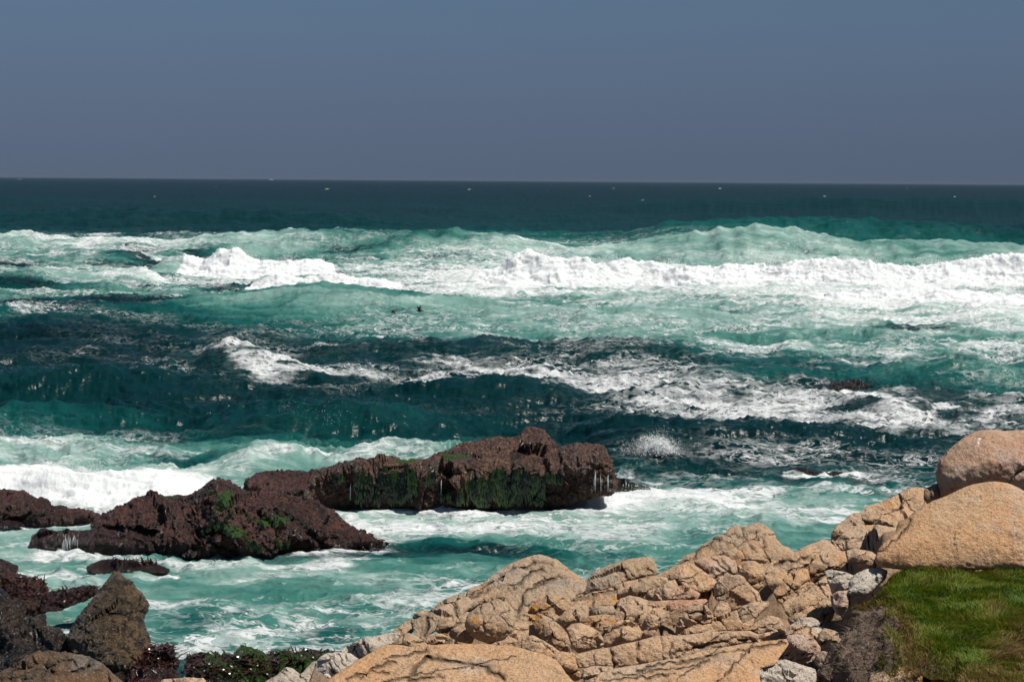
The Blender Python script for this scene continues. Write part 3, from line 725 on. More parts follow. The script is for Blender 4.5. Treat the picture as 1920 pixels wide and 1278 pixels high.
    # orient the back consistently with the front
    area = .5 * np.sum(B[:, 0] * np.roll(B[:, 1], -1) - np.roll(B[:, 0], -1) * B[:, 1])
    nf = len(Fa)
    if area < 0: faces_all = faces_all[:nf] + [f[::-1] for f in faces_all[nf:]]
    low = Va[np.argmin(Va[:, 2])]; base = np.array([Va[:, 0].mean(), Va[:, 1].mean(), Va[:, 2].min()])
    if parent is not None: base = None
    o = mesh_obj(name, Va, np.array(faces_all), mat, parent=parent, loc=base)
    o.data.set_sharp_from_angle(angle=math.radians(sharp))
    if parent is not None and parent.location.length > 0:
        o.matrix_parent_inverse = Matrix.Translation(-parent.location)
    pad = len(Va) - len(P)
    set_attr(o, 'crack', np.concatenate([ck, np.zeros(pad)])); set_attr(o, 'green', np.concatenate([gr, np.zeros(pad)]))
    if parent is None: tag(o, label, cat, group)
    o_info[o.name] = (P, V, Y, s)
    return o
o_info = {}
# ------------------------------------------------------------------ rocks standing in the sea
GS = 'seaweed covered rocks in the surf'
SEA = dict(sea=True, lump=.21, facet=.35, chip=1.0, res=2.2, rough=1.0, jit=4, flat=.7, group=GS, bulge=1.1)
def srock(name, label, poly, mat, **k):
    a = dict(SEA); a.update(k); return rock(name, label, 'rock', poly, mat, **a)
r_left = srock('seaweed_rock', 'low red seaweed dome at the left edge in front of the white roller', C5([(-200,240),(-150,170),(-60,140),(60,138),(120,155),(180,180),(240,210),(300,225),(400,235),(460,248),(420,285),(300,294),(150,304),(50,290),(0,280),(-200,300)]), W_RED, lean=1.3, seed=1)
r_bit = srock('seaweed_rock', 'tiny dark red rock awash below the seaweed dome at the left edge', C5([(-30,300),(0,285),(30,280),(80,285),(112,300),(60,312),(-20,312)]), W_WET, seed=2, lump=.08)
r_ledge = srock('seaweed_rock', 'flat wet red ledge with water pouring over its front edge', C5([(130,400),(145,345),(185,315),(260,322),(400,322),(520,328),(620,345),(665,372),(650,420),(560,436),(420,430),(300,420),(220,415)]), W_WET, lean=.5, seed=3, lump=.14, flat=.35)
r_shelf = srock('seaweed_rock', 'rounded red seaweed shelf between the peaked rock and the green hung outcrop', [(455,918),(462,900),(478,887),(500,882),(560,884),(600,886),(640,890),(650,920),(660,950),(640,962),(600,965),(540,962),(480,950)], W_RED, lean=1.4, seed=4, Y=46.6, green=[(575,934,20,14)])
r_out = srock('seaweed_rock', 'long red brown outcrop with green algae hanging down its seaward wall', [(575,925),(588,905),(600,886),(640,872),(700,863),(712,857),(725,855),(760,864),(800,860),(830,850),(870,835),(905,825),(950,821),(972,820),(985,808),(1000,804),(1015,808),(1030,820),(1040,832),(1055,838),(1070,832),(1110,833),(1135,840),(1143,860),(1148,885),(1155,905),(1150,925),(1100,935),(1040,950),(900,953),(820,954),(700,955),(640,962),(600,955),(560,950)], W_TOP, lean=2.2, seed=5, bulge=.7, flat=.4, lump=.24, facet=.1, wall=[(560,915),(600,900),(660,882),(760,872),(830,882),(900,878),(960,872),(1040,885),(1080,870),(1150,862),(1160,880)],
   cracks=[([(590,905),(640,900),(700,880),(760,878),(840,885),(900,880)],4), ([(960,880),(965,850),(985,835)],5), ([(1045,890),(1050,855),(1052,838)],5), ([(830,950),(835,915),(860,895),(890,888)],4)], green=[(762,866,30,5),(840,858,24,5),(870,858,20,4)])
r_spur = srock('seaweed_rock', 'low green topped spur running off the outcrop into the foam', [(1138,905),(1150,893),(1175,900),(1200,908),(1222,918),(1215,928),(1180,930),(1140,925)], W_GREEN, seed=6, lump=.1, Y=47.8)
r_main = srock('seaweed_rock', 'large peaked red seaweed mass with glossy green patches left of the inlet', C5([(405,300),(420,275),(500,240),(560,215),(600,180),(680,155),(740,170),(830,170),(880,150),(940,110),(985,90),(1030,105),(1080,140),(1110,160),(1200,140),(1300,170),(1400,195),(1480,230),(1560,280),(1620,330),(1700,365),(1745,395),(1640,405),(1500,414),(1300,424),(1150,444),(950,444),(800,460),(700,460),(620,445),(560,400),(480,345)]), W_RED, lean=1.25, seed=7, lump=.26, facet=.9, bulge=1.3,
   cracks=[(C5([(770,200),(830,250),(850,330),(870,400)]),6),(C5([(1090,150),(1110,220),(1200,280),(1260,330)]),4),(C5([(1230,240),(1330,280),(1420,360),(1480,410)]),7),(C5([(480,310),(620,320),(760,330),(900,325),(1000,330)]),5),(C5([(880,330),(1000,400),(1100,440)]),4)],
   green=[(170+770/3,880+200/3,16,22),(160+1040/3,880+300/3,40,10),(160+840/3,880+350/3,36,14),(160+480/3,880+170/3,22,6),(160+940/3,880+420/3,18,14),(160+1120/3,880+430/3,10,10)])
r_low = srock('seaweed_rock', 'small low red rock alone in the foam behind the pointed rock', C5([(385,505),(400,478),(450,456),(520,452),(600,455),(680,465),(750,490),(765,512),(640,520),(540,524),(470,534),(420,520)]), W_WET, seed=8, lump=.16)
r_fl = srock('seaweed_rock', 'small red rock cut by the left edge above the mussel rocks', C5([(-80,505),(-40,455),(0,452),(50,466),(76,500),(50,512),(0,512)]), W_RED, seed=9, lump=.14)
r_red = srock('seaweed_rock', 'reddish kelp strewn rock behind the mussel rocks at the lower left', C5([(-120,640),(-100,545),(0,532),(80,525),(150,530),(200,565),(215,600),(230,640),(210,690),(100,710),(-100,720)]), W_RED, seed=10, lump=.22, Y=33.5)
r_red2 = srock('seaweed_rock', 'flat wet slab trailing kelp between the red rock and the pointed rock', C5([(200,600),(300,585),(400,578),(450,588),(440,612),(380,638),(330,662),(250,684),(180,690)]), W_WET, seed=11, lump=.12, Y=33.2, lean=1.6)
r_dark = srock('mussel_rock', 'jagged black mussel covered rock along the lower left edge', C5([(-100,660),(0,610),(50,650),(100,680),(130,715),(200,722),(250,760),(300,800),(330,830),(450,865),(560,895),(600,940),(620,1010),(600,1100),(-100,1100)]), W_DARK, seed=12, lump=.30, Y=25.5, facet=.8, group=None, lean=1.6)
r_point = srock('pointed_rock', 'tall dark brown pointed rock standing at the lower left', C5([(300,815),(320,760),(350,700),(400,660),(430,610),(460,570),(490,530),(512,500),(540,506),(600,560),(650,615),(674,648),(668,685),(655,700),(655,770),(675,800),(685,850),(700,900),(690,1000),(640,1060),(420,1040),(350,920)]), W_POINT, seed=13, lump=.07, Y=26.2, facet=.5, lean=.5, chip=.5, group=None, flat=1.0, bulge=1.0, tilt=-.25,
   cracks=[(C5([(420,660),(500,695),(560,705),(665,680)]),2.2)])
r_tip = srock('mussel_rock', 'black weed draped stump at the right foot of the pointed rock', C5([(580,1010),(610,930),(645,870),(690,846),(720,850),(760,838),(785,845),(798,900),(790,960),(803,1010),(800,1100),(560,1100)]), W_WET, seed=14, lump=.2, Y=25.6, group=None)
r_lay = srock('layered_rock', 'brown cracked layered rock in the bottom left corner', C5([(-60,990),(0,965),(60,930),(120,885),(180,868),(300,870),(400,888),(470,925),(520,970),(565,1010),(580,1100),(-60,1100)]), G_BROWN, seed=15, lump=.06, chip=.9, flat=.3, Y=21.5, facet=.3, group=None, lean=1.4,
   cracks=[(C3([(0,1190),(200,1110),(330,1020)]),4.5),(C3([(360,1040),(430,1150),(470,1230)]),3.5),(C3([(0,1240),(250,1160),(420,1130)]),4.5),(C3([(430,1170),(560,1110),(640,1120)]),3.5),(C3([(0,1278),(300,1215),(450,1190)]),3.5),(C3([(800,1090),(760,1170),(420,1250),(200,1278)]),4),(C3([(380,1060),(520,1060),(580,1090)]),2.5)])
r_gr1 = srock('seaweed_rock', 'mound of dark green and brown seaweed at the bottom beside the pale granite', C5([(815,950),(850,890),(900,868),(950,872),(1000,880),(1060,872),(1100,855),(1150,868),(1200,888),(1235,920),(1262,955),(1245,1010),(1230,1090),(850,1090),(835,1000)]), W_GREEN, seed=16, lump=.22, Y=28.4, green=[(445,1240,60,30)])
r_gr2 = srock('seaweed_rock', 'low dark green seaweed reef stretching right towards the granite', C5([(1190,890),(1260,866),(1330,872),(1400,860),(1480,870),(1530,880),(1560,900),(1500,930),(1400,960),(1300,1000),(1230,960)]), W_GREEN, seed=17, lump=.15, Y=29.5, green=[(560,1240,60,20)])
r_awash = srock('seaweed_rock', 'dark rock tip breaking the surface right of the outcrop', [(1478,880),(1495,876),(1520,880),(1545,884),(1570,884),(1602,888),(1600,893),(1540,895),(1490,890)], W_BLACK, seed=18, lump=.04, chip=.2)
r_kelp = srock('kelp_patch', 'dark floating kelp clump in the teal water before the foam streaks', [(1530,722),(1545,716),(1580,718),(1620,720),(1645,722),(1630,731),(1580,733),(1545,730)], W_BLACK, seed=19, lump=.06, group=None, lean=4)

# ------------------------------------------------------------------ the granite shore
SILX = [-900, 60, 400, 500, 560, 640, 750, 900, 1000, 1060, 1090, 1120, 1230, 1300, 1400, 1470, 1560, 1640, 1740, 1790, 1920, 2400]
SILY = [2400, 1700, 1360, 1300, 1275, 1238, 1190, 1115, 1060, 1080, 1105, 1095, 1085, 1040, 1010, 1045, 1025, 965, 930, 880, 850, 850]
us = np.arange(-300, 2420, 5.0)
rows = []
for t in np.concatenate([np.linspace(0, 1, 190), [1.03, 1.08, 1.16, 1.3]]):
    sy = np.interp(us, SILX, SILY) + 4
    yb = np.maximum(1278, sy + 60) + 260
    tt = min(t, 1); yy = yb + (sy - yb) * tt
    Yd = np.clip(ground_depth(us, yy), 5.5, 60)
    P = at_y(us, yy, Yd); P[:, 2] -= .12 + .24 * float(sstep(0, .2, 1 - t))
    P[:, 2] += fbm(np.stack([P[:, 0] * .9, P[:, 1] * .9, np.zeros(len(us))], 1), 3, seed=3) * .12
    P[:, 2] += vor_facets(P / .42, 3) * .13 + vor_facets(P / .15, 8) * .04
    if t > 1: P[:, 1] += (t - 1) * 9; P[:, 2] = P[:, 2] - (t - 1) * 26
    rows.append(P)
Vb = np.vstack(rows); nu = len(us); nrw = len(rows); idb = np.arange(nrw * nu).reshape(nrw, nu)
Fb = np.stack([idb[:-1, :-1].ravel(), idb[:-1, 1:].ravel(), idb[1:, 1:].ravel(), idb[1:, :-1].ravel()], 1)
G_BED = granite('granite_bedrock', (.30, .18, .10), (.24, .16, .10), .0, grey=(.20, .15, .11))  # darkened copy of the tan granite, shade of the gaps put into the colour
obed = mesh_obj('shore_ground', Vb, Fb, G_BED); set_attr(obed, 'crack', np.zeros(len(Vb)))
tag(obed, 'granite shore ground under the boulders', 'ground', kind='structure')

GG = 'granite boulders on the shore'
cnt = [0]
def grock(label, poly, mat=G_TAN, name='granite_boulder', cat='boulder', **k):
    cnt[0] += 1
    a = dict(lean=1.0, group=GG, seed=cnt[0] * 3, res=2.2, facet=.8, jit=1.8, flat=.28, grow=1.6, chip=.66, autocrack=True)
    a.update(k)
    if 'Y' not in a:
        p = np.array(poly); xm = p[np.argmax(p[:, 1]), 0]
        a['Y'] = float(ground_depth((p[:, 0].min() + p[:, 0].max()) / 2, min(p[:, 1].max(), 1310))) + a.pop('dY', 0)
    else: a.pop('dY', 0)
    return rock(name, label, cat, poly, mat, **a)
L = grock
# --- left: arched headland rock and its neighbours
L('tall arched grey granite hump with long curving cracks, highest on the left', C6([(1100,610),(1110,560),(1200,505),(1215,460),(1300,430),(1350,390),(1400,350),(1500,295),(1600,262),(1680,265),(1750,300),(1820,355),(1880,395),(1915,430),(1905,480),(1850,500),(1840,560),(1790,610),(1740,680),(1700,760),(1600,820),(1500,800),(1490,590),(1440,540),(1380,525),(1300,540),(1230,580),(1160,620)]), G_GREY, Y=14.6, chip=.4, lean=1.9, facet=.25, bulge=.8,
  cracks=[(C6([(1210,515),(1330,445),(1500,345),(1600,310),(1700,325)]),3.4),(C6([(1120,600),(1240,520),(1400,460),(1500,440),(1560,380),(1660,350)]),3),(C6([(1500,600),(1560,480),(1640,430),(1760,405)]),4),(C6([(1580,660),(1660,600),(1760,560),(1830,540)]),3),(C6([(1620,640),(1700,720),(1800,760)]),3)])
L('sloping grey slab running down to the left from the arched hump', C6([(870,655),(940,622),(1000,585),(1120,545),(1200,508),(1240,560),(1180,605),(1150,645),(1050,685),(960,745),(935,768),(880,705)]), G_GREY, dY=1.0, lean=1.6, cracks=[(C6([(965,640),(940,740)]),3),(C6([(1130,560),(1150,640)]),2.5)])
L('thin upper slab on the skyline at the left shoulder of the arched hump', C6([(985,592),(1040,540),(1100,510),(1190,484),(1208,512),(1120,552),(1040,582)]), G_GREY, dY=2.0)
L('little round stone on the skyline above the left end of the sloping slab', C6([(872,638),(900,600),(950,588),(972,602),(920,630)]), G_GREY, dY=2.2)
L('brown block at the left end of the sloping slab above the water', C6([(758,718),(820,670),(872,640),(895,665),(880,710),(840,735),(800,738)]), G_GREY, dY=1.2)
L('rounded pinkish boulder splashed with orange lichen in front of the arched hump', C6([(1195,660),(1210,610),(1280,558),(1380,526),(1440,542),(1484,590),(1497,650),(1480,725),(1420,770),(1340,785),(1260,755),(1212,712)]), G_LICHEN, dY=-.3, lean=.9, facet=.3, flat=.8, cracks=[(C6([(1280,560),(1300,640),(1290,700)]),1.8)])
L('small wedge of granite at the left cheek of the round lichen boulder', C6([(1145,650),(1200,598),(1222,615),(1200,665),(1190,690)]), G_GREY)
L('mound shaped lichen stone left of the round pinkish boulder', C6([(1015,705),(1060,640),(1130,628),(1195,680),(1245,745),(1225,785),(1150,770),(1060,738)]), G_LICHEN, lean=.9)
L('low pale stone under the mound shaped lichen stone', C6([(935,775),(970,738),(1050,730),(1130,768),(1160,805),(1050,820),(960,815)]), G_TAN)
L('dark pointed stone above the pale ridges at the left', C6([(760,783),(840,724),(900,745),(960,790),(975,818),(880,830),(790,815)]), G_GREY)
L('broad tan stone right below the round lichen boulder', C6([(1480,660),(1560,680),(1570,750),(1540,830),(1430,812),(1290,795),(1340,782),(1420,765),(1475,722)]), G_TAN, facet=.7)
L('long pale stone leaning down to the right with brown lichen', C6([(1588,635),(1640,610),(1720,650),(1790,720),(1822,790),(1805,835),(1740,825),(1680,785),(1620,705)]), G_LICHEN, dY=.2, lean=.8)
L('knobbly lichen stone between the arched hump and the long pale stone', C6([(1565,605),(1620,530),(1700,503),(1800,520),(1842,560),(1832,625),(1790,685),(1750,670),(1700,630),(1620,612)]), G_LICHEN, dY=.4)
L('flat tan stone wedged above the great smooth dome', C6([(1530,755),(1600,740),(1700,798),(1765,845),(1750,900),(1640,870),(1530,840)]), G_TAN)
L('great smooth orange dome at the bottom with curved cracks', C6([(340,1060),(380,1000),(480,930),(560,880),(700,800),(780,795),(860,808),(960,803),(1100,793),(1300,788),(1500,812),(1650,850),(1730,880),(1790,960),(1840,1018),(1880,1120),(250,1120)]), G_ORANGE, name='granite_dome', chip=.12, lean=2.1, bulge=.55, facet=.15, Y=9.9, rough=.8,
  cracks=[(C6([(960,868),(1060,888),(1250,912),(1350,960),(1430,1010)]),4),(C6([(850,1000),(900,920),(965,870)]),3.2),(C6([(560,1000),(640,930),(760,900)]),3.2),(C6([(860,1012),(960,990),(1060,1000)]),3),(C6([(480,1000),(620,960),(720,960)]),2.4),(C6([(700,880),(840,850),(960,830)]),2)])
L('ridged pale stone with rusty streaks, upper of the pale steps', C6([(435,835),(500,790),(600,760),(700,733),(790,722),(803,742),(760,785),(720,805),(620,845),(560,878),(480,850)]), G_PALE, dY=.4, cracks=[(C6([(590,790),(630,840)]),2.5)])
L('ridged pale stone with rusty streaks, middle of the pale steps', C6([(280,965),(300,900),(330,870),(420,842),(500,848),(548,885),(480,938),(400,990),(350,1010)]), G_PALE, dY=.6, cracks=[(C6([(360,870),(400,960)]),2),(C6([(430,860),(470,930)]),2)])
L('pale jagged stone in the corner above the green seaweed', C6([(-90,1120),(0,1010),(60,980),(120,928),(160,940),(200,972),(280,893),(325,912),(375,985),(380,1120)]), G_PALE, dY=.8, Y=12.4, facet=.9, cracks=[(C6([(200,975),(230,1050)]),3)])
L('sliver of tan rock at the bottom edge near the black stump', [(298,1288),(305,1273),(340,1271),(380,1272),(390,1288),(380,1310),(310,1310)], G_TAN, Y=16)
# --- middle: broken blocks
L('tilted grey block with a sharp upper edge on the skyline', C7([(285,695),(282,645),(330,595),(400,545),(440,495),(520,458),(640,420),(740,400),(800,394),(842,405),(862,440),(877,492),(862,520),(760,545),(640,580),(560,615),(510,640),(430,645),(350,690),(300,705)]), G_GREY, dY=1.6, lean=.8, facet=.5)
L('long jumbled granite ridge climbing to the highest peak of the middle rocks', C7([(980,480),(1020,445),(1080,383),(1150,360),(1210,300),(1290,262),(1360,240),(1400,195),(1440,175),(1500,182),(1560,165),(1605,157),(1650,180),(1700,220),(1722,270),(1765,310),(1812,322),(1855,375),(1840,420),(1700,460),(1660,540),(1600,600),(1500,600),(1400,560),(1250,560),(1100,520)]), G_LICHEN, dY=1.2, lean=1.3, facet=.4, bulge=.9,
  cracks=[(C7([(1480,195),(1500,290),(1560,360)]),3),(C7([(1625,290),(1640,370),(1680,430)]),4),(C7([(1150,362),(1290,290),(1420,320),(1500,400)]),3.5),(C7([(1000,455),(1080,432),(1180,445),(1300,395),(1430,420)]),3),(C7([(1350,260),(1440,255),(1500,280)]),2)])
L('smooth sloping slab below the ridge crest', C7([(850,535),(960,482),(1020,450),(1130,445),(1200,492),(1292,560),(1290,605),(1240,630),(1180,640),(1100,610),(1010,560),(930,550)]), G_TAN, dY=.4, lean=1.7)
L('knobbly block with lichen tucked under the ridge crest', C7([(1148,432),(1200,400),(1300,390),(1370,398),(1422,430),(1444,480),(1432,512),(1380,527),(1310,560),(1278,552),(1220,502),(1170,467)]), G_PINK, dY=.3)
L('upright rounded block right of the knobbly lichen block', C7([(1448,460),(1500,428),(1570,428),(1622,470),(1644,540),(1612,605),(1582,640),(1540,602),(1498,547),(1455,505)]), G_TAN, dY=.4, lean=.8)
L('big squarish tan block below the peak', C7([(1285,640),(1288,600),(1312,560),(1380,528),(1480,533),(1532,590),(1592,640),(1624,715),(1562,738),(1470,764),(1390,778),(1340,722),(1290,682)]), G_TAN, dY=-.1, lean=.7, facet=.8)
L('long low lichen slab left of the overhanging blocks', C7([(285,725),(350,675),(430,638),(520,630),(640,575),(760,545),(870,525),(950,545),(850,560),(680,618),(612,660),(610,702),(570,742),(500,750),(430,755),(380,745),(330,735)]), G_LICHEN, dY=.6, lean=1.8, cracks=[(C7([(350,690),(470,650),(600,640)]),2.5),(C7([(420,650),(430,740)]),2)])
L('dark overhanging block, left of the three under the smooth slab', C7([(598,695),(600,650),(680,608),(850,548),(950,543),(932,592),(872,622),(845,695),(760,684),(680,676)]), G_TAN, dY=-.1, lean=.5)
L('middle of the three overhanging blocks under the smooth slab', C7([(843,705),(868,625),(930,588),(1000,553),(1022,600),(1012,642),(962,695),(900,710)]), G_TAN, dY=-.15, lean=.6)
L('right of the three overhanging blocks, with a reddish face', C7([(968,690),(1013,642),(1020,600),(1090,598),(1182,650),(1155,700),(1060,708)]), G_PINK, dY=-.15, lean=.6)
L('flat stone shaded under the left overhang', C7([(598,740),(618,690),(680,668),(750,678),(812,700),(795,742),(700,750),(640,756)]), G_TAN, lean=1.2)
L('cracked lichen block at the left end of the broken blocks', C7([(175,832),(230,778),(270,748),(310,712),(370,713),(392,760),(387,812),(352,862),(302,884),(252,935),(208,892)]), G_LICHEN, facet=.7, lean=.9)
L('thin dark slab lying on the lichen stones', C7([(380,778),(440,748),(560,738),(584,780),(562,805),(480,810),(398,810)]), G_GREY, dY=-.1)
L('small orange splashed stone under the thin dark slab', C7([(348,862),(380,812),(480,808),(552,808),(502,845),(462,875),(450,905),(395,892)]), G_LICHEN)
L('little rounded stone left of the long shaded block', C7([(448,895),(488,840),(560,806),(592,830),(582,865),(530,904),(480,914)]), G_LICHEN, dY=-.1)
L('rounded tan block, left of the pair resting on the bench', C7([(238,905),(270,868),(330,862),(400,888),(452,920),(492,970),(497,1022),(442,1048),(320,1068),(278,1032),(258,962)]), G_TAN, lean=.6, flat=.7)
L('faceted tan block, right of the pair resting on the bench', C7([(493,1012),(498,970),(540,898),(600,852),(680,842),(742,880),(768,930),(752,972),(702,993),(602,1023),(520,1036)]), G_TAN, lean=.5, facet=1.0)
L('long shaded block behind the faceted tan block', C7([(583,802),(610,753),(700,738),(830,748),(845,790),(805,835),(762,905),(740,882),(690,850),(600,860),(588,832)]), G_TAN, dY=.1, lean=.9)
L('upright five sided block in the centre of the broken rocks', C7([(752,985),(765,900),(800,830),(850,752),(920,763),(988,790),(942,842),(902,874),(872,904),(852,955),(800,974)]), G_TAN, lean=.6, facet=1.0)
L('flat slab lying across the top of the centre blocks', C7([(945,742),(978,708),(1100,703),(1220,688),(1240,712),(1150,740),(1080,775),(1030,775),(975,775)]), G_PINK, lean=1.6)
L('small flat stone under the middle overhang', C7([(805,748),(850,708),(920,703),(962,700),(980,717),(945,745),(900,755)]), G_TAN, lean=1.4)
L('rounded block with a horizontal crack on the bench', C7([(1012,935),(1018,880),(1038,850),(1043,808),(1098,768),(1098,740),(1150,722),(1212,738),(1262,790),(1273,832),(1242,865),(1170,905),(1110,920)]), G_TAN, lean=.6, facet=.8, cracks=[(C7([(1060,800),(1150,780),(1250,800)]),2.5)])
L('dark brown wedge in the gap between the centre blocks', C7([(930,852),(1000,768),(1060,763),(1064,802),(1042,852),(1012,875),(960,875)]), G_BED, dY=.1)
L('small cube shaped stone below the big squarish block', C7([(1272,802),(1298,750),(1328,708),(1372,723),(1395,765),(1388,792),(1320,818)]), G_TAN, facet=.9, dY=-.15)
L('low tan block right of the rounded cracked block', C7([(1238,905),(1250,850),(1300,818),(1400,788),(1440,773),(1455,830),(1484,860),(1470,913),(1380,920),(1280,930)]), G_TAN, facet=.7)
L('thin splinter stone along the top of the bench', C7([(1050,940),(1110,915),(1250,863),(1285,930),(1170,942),(1080,957)]), G_TAN)
L('sunlit slab sloping down to the dark cleft', C7([(1437,792),(1500,748),(1600,718),(1668,708),(1655,742),(1602,795),(1530,855),(1480,864),(1450,842)]), G_TAN, lean=1.3)
L('narrow block in front of the sunlit slab', C7([(1462,915),(1478,868),(1530,853),(1565,828),(1545,872),(1530,905),(1500,925)]), G_TAN)
L('block half in shadow at the foot of the dark cleft', C7([(1522,905),(1600,850),(1680,812),(1742,830),(1782,900),(1795,940),(1720,945),(1590,940)]), G_TAN, facet=.8)
L('long straight bench of granite under the broken blocks', C7([(298,1090),(400,1058),(520,1038),(700,998),(860,963),(1000,958),(1160,933),(1350,918),(1520,912),(1590,945),(1585,995),(1480,1003),(1350,1030),(1200,1070),(1050,1120),(960,1130),(900,1140),(780,1160),(700,1168),(540,1172),(370,1180),(318,1175),(293,1125)]), G_TAN, name='granite_ledge', chip=.3, cat='rock ledge', lean=.9, facet=.1, flat=.5, bulge=.8, Y=12.3,
  cracks=[(C7([(550,1050),(575,1160)]),3.4),(C7([(738,1010),(742,1150)]),2.5),(C7([(905,990),(915,1130)]),2.5),(C7([(990,1000),(960,1100)]),3),(C7([(1000,1075),(1200,1020),(1400,985),(1560,975)]),3)])
L('short slab closing the right end of the long bench', C7([(1582,945),(1700,923),(1790,933),(1798,968),(1700,985),(1590,996)]), G_TAN)
L('broad smooth orange shelf with parallel grooves along the bottom', C7([(430,1290),(470,1218),(600,1178),(740,1158),(900,1128),(1050,1108),(1200,1058),(1400,1028),(1600,998),(1790,972),(1805,1010),(1755,1085),(1705,1155),(1600,1180),(1600,1250),(1640,1400),(380,1400)]), G_ORANGE, name='granite_shelf', chip=.12, cat='rock ledge', lean=2.0, facet=.1, bulge=.5, Y=10.4, rough=.8,
  cracks=[(C7([(730,1200),(900,1160),(1100,1130),(1300,1090),(1550,1050),(1780,1010)]),3),(C7([(560,1240),(800,1210),(1000,1195),(1250,1130)]),2.2),(C7([(480,1278),(700,1250),(1000,1240)]),2.2)])
L('cracked lump in the gap beside the great smooth dome', C7([(143,1102),(190,1078),(290,1078),(302,1160),(335,1222),(318,1258),(260,1262),(200,1182),(158,1142)]), G_ORANGE, lean=.7)
L('small cracked stones under the left end of the bench', C7([(358,1195),(420,1168),(560,1168),(555,1198),(472,1220),(455,1255),(435,1310),(375,1310),(358,1230)]), G_TAN, lean=.7, cracks=[(C7([(470,1180),(480,1215)]),2.5)])
# --- right: boulders towards the grass
L('big rounded boulder with white bird droppings at the right edge', C8([(925,345),(912,285),(925,220),(970,168),(1040,108),(1110,77),(1160,70),(1250,76),(1334,70),(1500,80),(1650,130),(1720,250),(1700,420),(1500,430),(1334,400),(1260,370),(1180,370),(1080,380),(1020,395),(960,400),(930,385)]), G_PINK, name='round_boulder', autocrack=False, chip=.12, Y=14.2, lean=.55, facet=.1, flat=.95, bulge=.8, res=3, rough=.7, group=None, green=[(1834.5,830,2.2,9),(1837,823,3,3),(1850,820,2,2.5),(1845,823,1.5,2)], cracks=[(C8([(1260,325),(1300,280),(1340,245),(1400,240)]),4)])
L('small dark stone jammed under the left side of the big rounded boulder', C8([(853,395),(858,350),(900,333),(932,330),(940,395),(900,412),(868,420)]), G_BED, Y=14.2)
L('huge smooth orange slab behind the grass', C8([(620,690),(640,640),(700,580),(760,520),(790,480),(850,440),(900,410),(960,390),(1020,360),(1080,335),(1180,318),(1260,325),(1340,365),(1500,400),(1750,480),(1800,740),(1334,740),(1200,735),(1000,735),(850,735),(720,730),(640,720)]), G_ORANGE, name='granite_slab', autocrack=False, chip=.12, Y=12.4, lean=1.1, facet=.08, bulge=.6, res=3, rough=.7, flat=.6, group=None, cracks=[(C8([(640,660),(720,600),(790,500)]),2.5)])
L('flat tan slab on the skyline just left of the huge orange slab', C8([(543,472),(580,430),(650,414),(700,393),(760,363),(840,343),(864,357),(880,400),(900,430),(800,490),(770,520),(700,545),(640,525),(560,495)]), G_TAN, dY=-.3, Y=16.2, lean=1.7, facet=.3)
L('slim skyline slab left of the flat tan slab', C8([(408,605),(410,560),(440,523),(500,488),(545,478),(625,520),(640,545),(560,550),(500,560),(460,600),(430,620)]), G_TAN, Y=16.2)
L('long split slab below the skyline slabs', C8([(425,605),(468,560),(520,528),(620,523),(720,543),(745,557),(690,600),(640,645),(600,660),(520,650),(465,650)]), G_TAN, Y=15.0, lean=1.5, cracks=[(C8([(440,600),(560,580),(680,590)]),2)])
L('long low boulder right of the peak with a cracked back', C8([(88,760),(110,708),(230,658),(300,618),(370,598),(432,610),(480,650),(440,665),(350,685),(290,735),(200,755),(130,750)]), G_TAN, Y=16.6, lean=1.7, cracks=[(C8([(130,720),(260,690),(350,660)]),2)])
L('rounded orange block under the long split slab', C8([(298,792),(288,730),(350,670),(430,650),(482,655),(495,692),(440,735),(370,765),(320,798)]), G_ORANGE, Y=14.2)
L('small tan block between the orange block and the slabs', C8([(478,652),(520,640),(600,653),(624,680),(612,712),(570,735),(540,724),(528,702),(488,694)]), G_TAN, Y=13.6)
L('cracked upright block at the top of the dark cleft', C8([(88,772),(130,743),(190,748),(204,790),(160,835),(142,855),(98,802)]), G_TAN, Y=15.6)
L('wedge shaped orange boulder right of the dark cleft', C8([(132,842),(200,768),(290,733),(303,790),(328,810),(262,855),(202,885),(172,905),(150,885)]), G_ORANGE, Y=14.0)
L('shaded tan stone behind the white angular stone', C8([(278,852),(330,808),(380,772),(403,850),(410,895),(350,875)]), G_TAN, Y=13.3)
L('white angular stone left of the grass', C8([(376,750),(400,740),(480,753),(518,770),(503,800),(492,832),(450,848),(415,853),(393,800)]), G_PALE, Y=12.6, lean=.6, facet=.9)
L('rounded pinkish white stone against the grass edge', C8([(488,852),(498,790),(520,763),(570,738),(640,732),(674,745),(664,780),(622,822),(582,853),(510,865)]), G_PALE, Y=12.3, lean=1.0, flat=.9, facet=.2, chip=.25, autocrack=False)
L('pale pebble at the corner where slab and grass meet', C8([(648,706),(680,684),(715,700),(722,716),(692,728),(660,724)]), G_PALE, Y=12.6)
L('tiny pale pebble lying on the grass edge below the slab', C8([(708,702),(730,694),(747,710),(727,718)]), G_PALE, Y=12.5)
L('reddish stone below the white angular stone', C8([(403,862),(440,843),(490,838),(498,870),(483,922),(462,962),(430,945),(408,902)]), G_PINK, Y=12.2, lean=.7)
L('flat topped block with a shaded front below the orange wedge', C8([(173,905),(220,868),(280,856),(340,873),(408,890),(403,918),(330,925),(290,950),(210,970),(190,945)]), G_TAN, Y=13.0, lean=1.3)
L('dark block in the shade under the flat topped block', C8([(288,955),(330,925),(400,915),(433,945),(455,978),(380,990),(300,980)]), G_BED, Y=12.7)
L('grey stone behind the two pale cobbles', C8([(200,975),(240,948),(290,953),(262,978),(212,1004)]), G_GREY, Y=12.6)
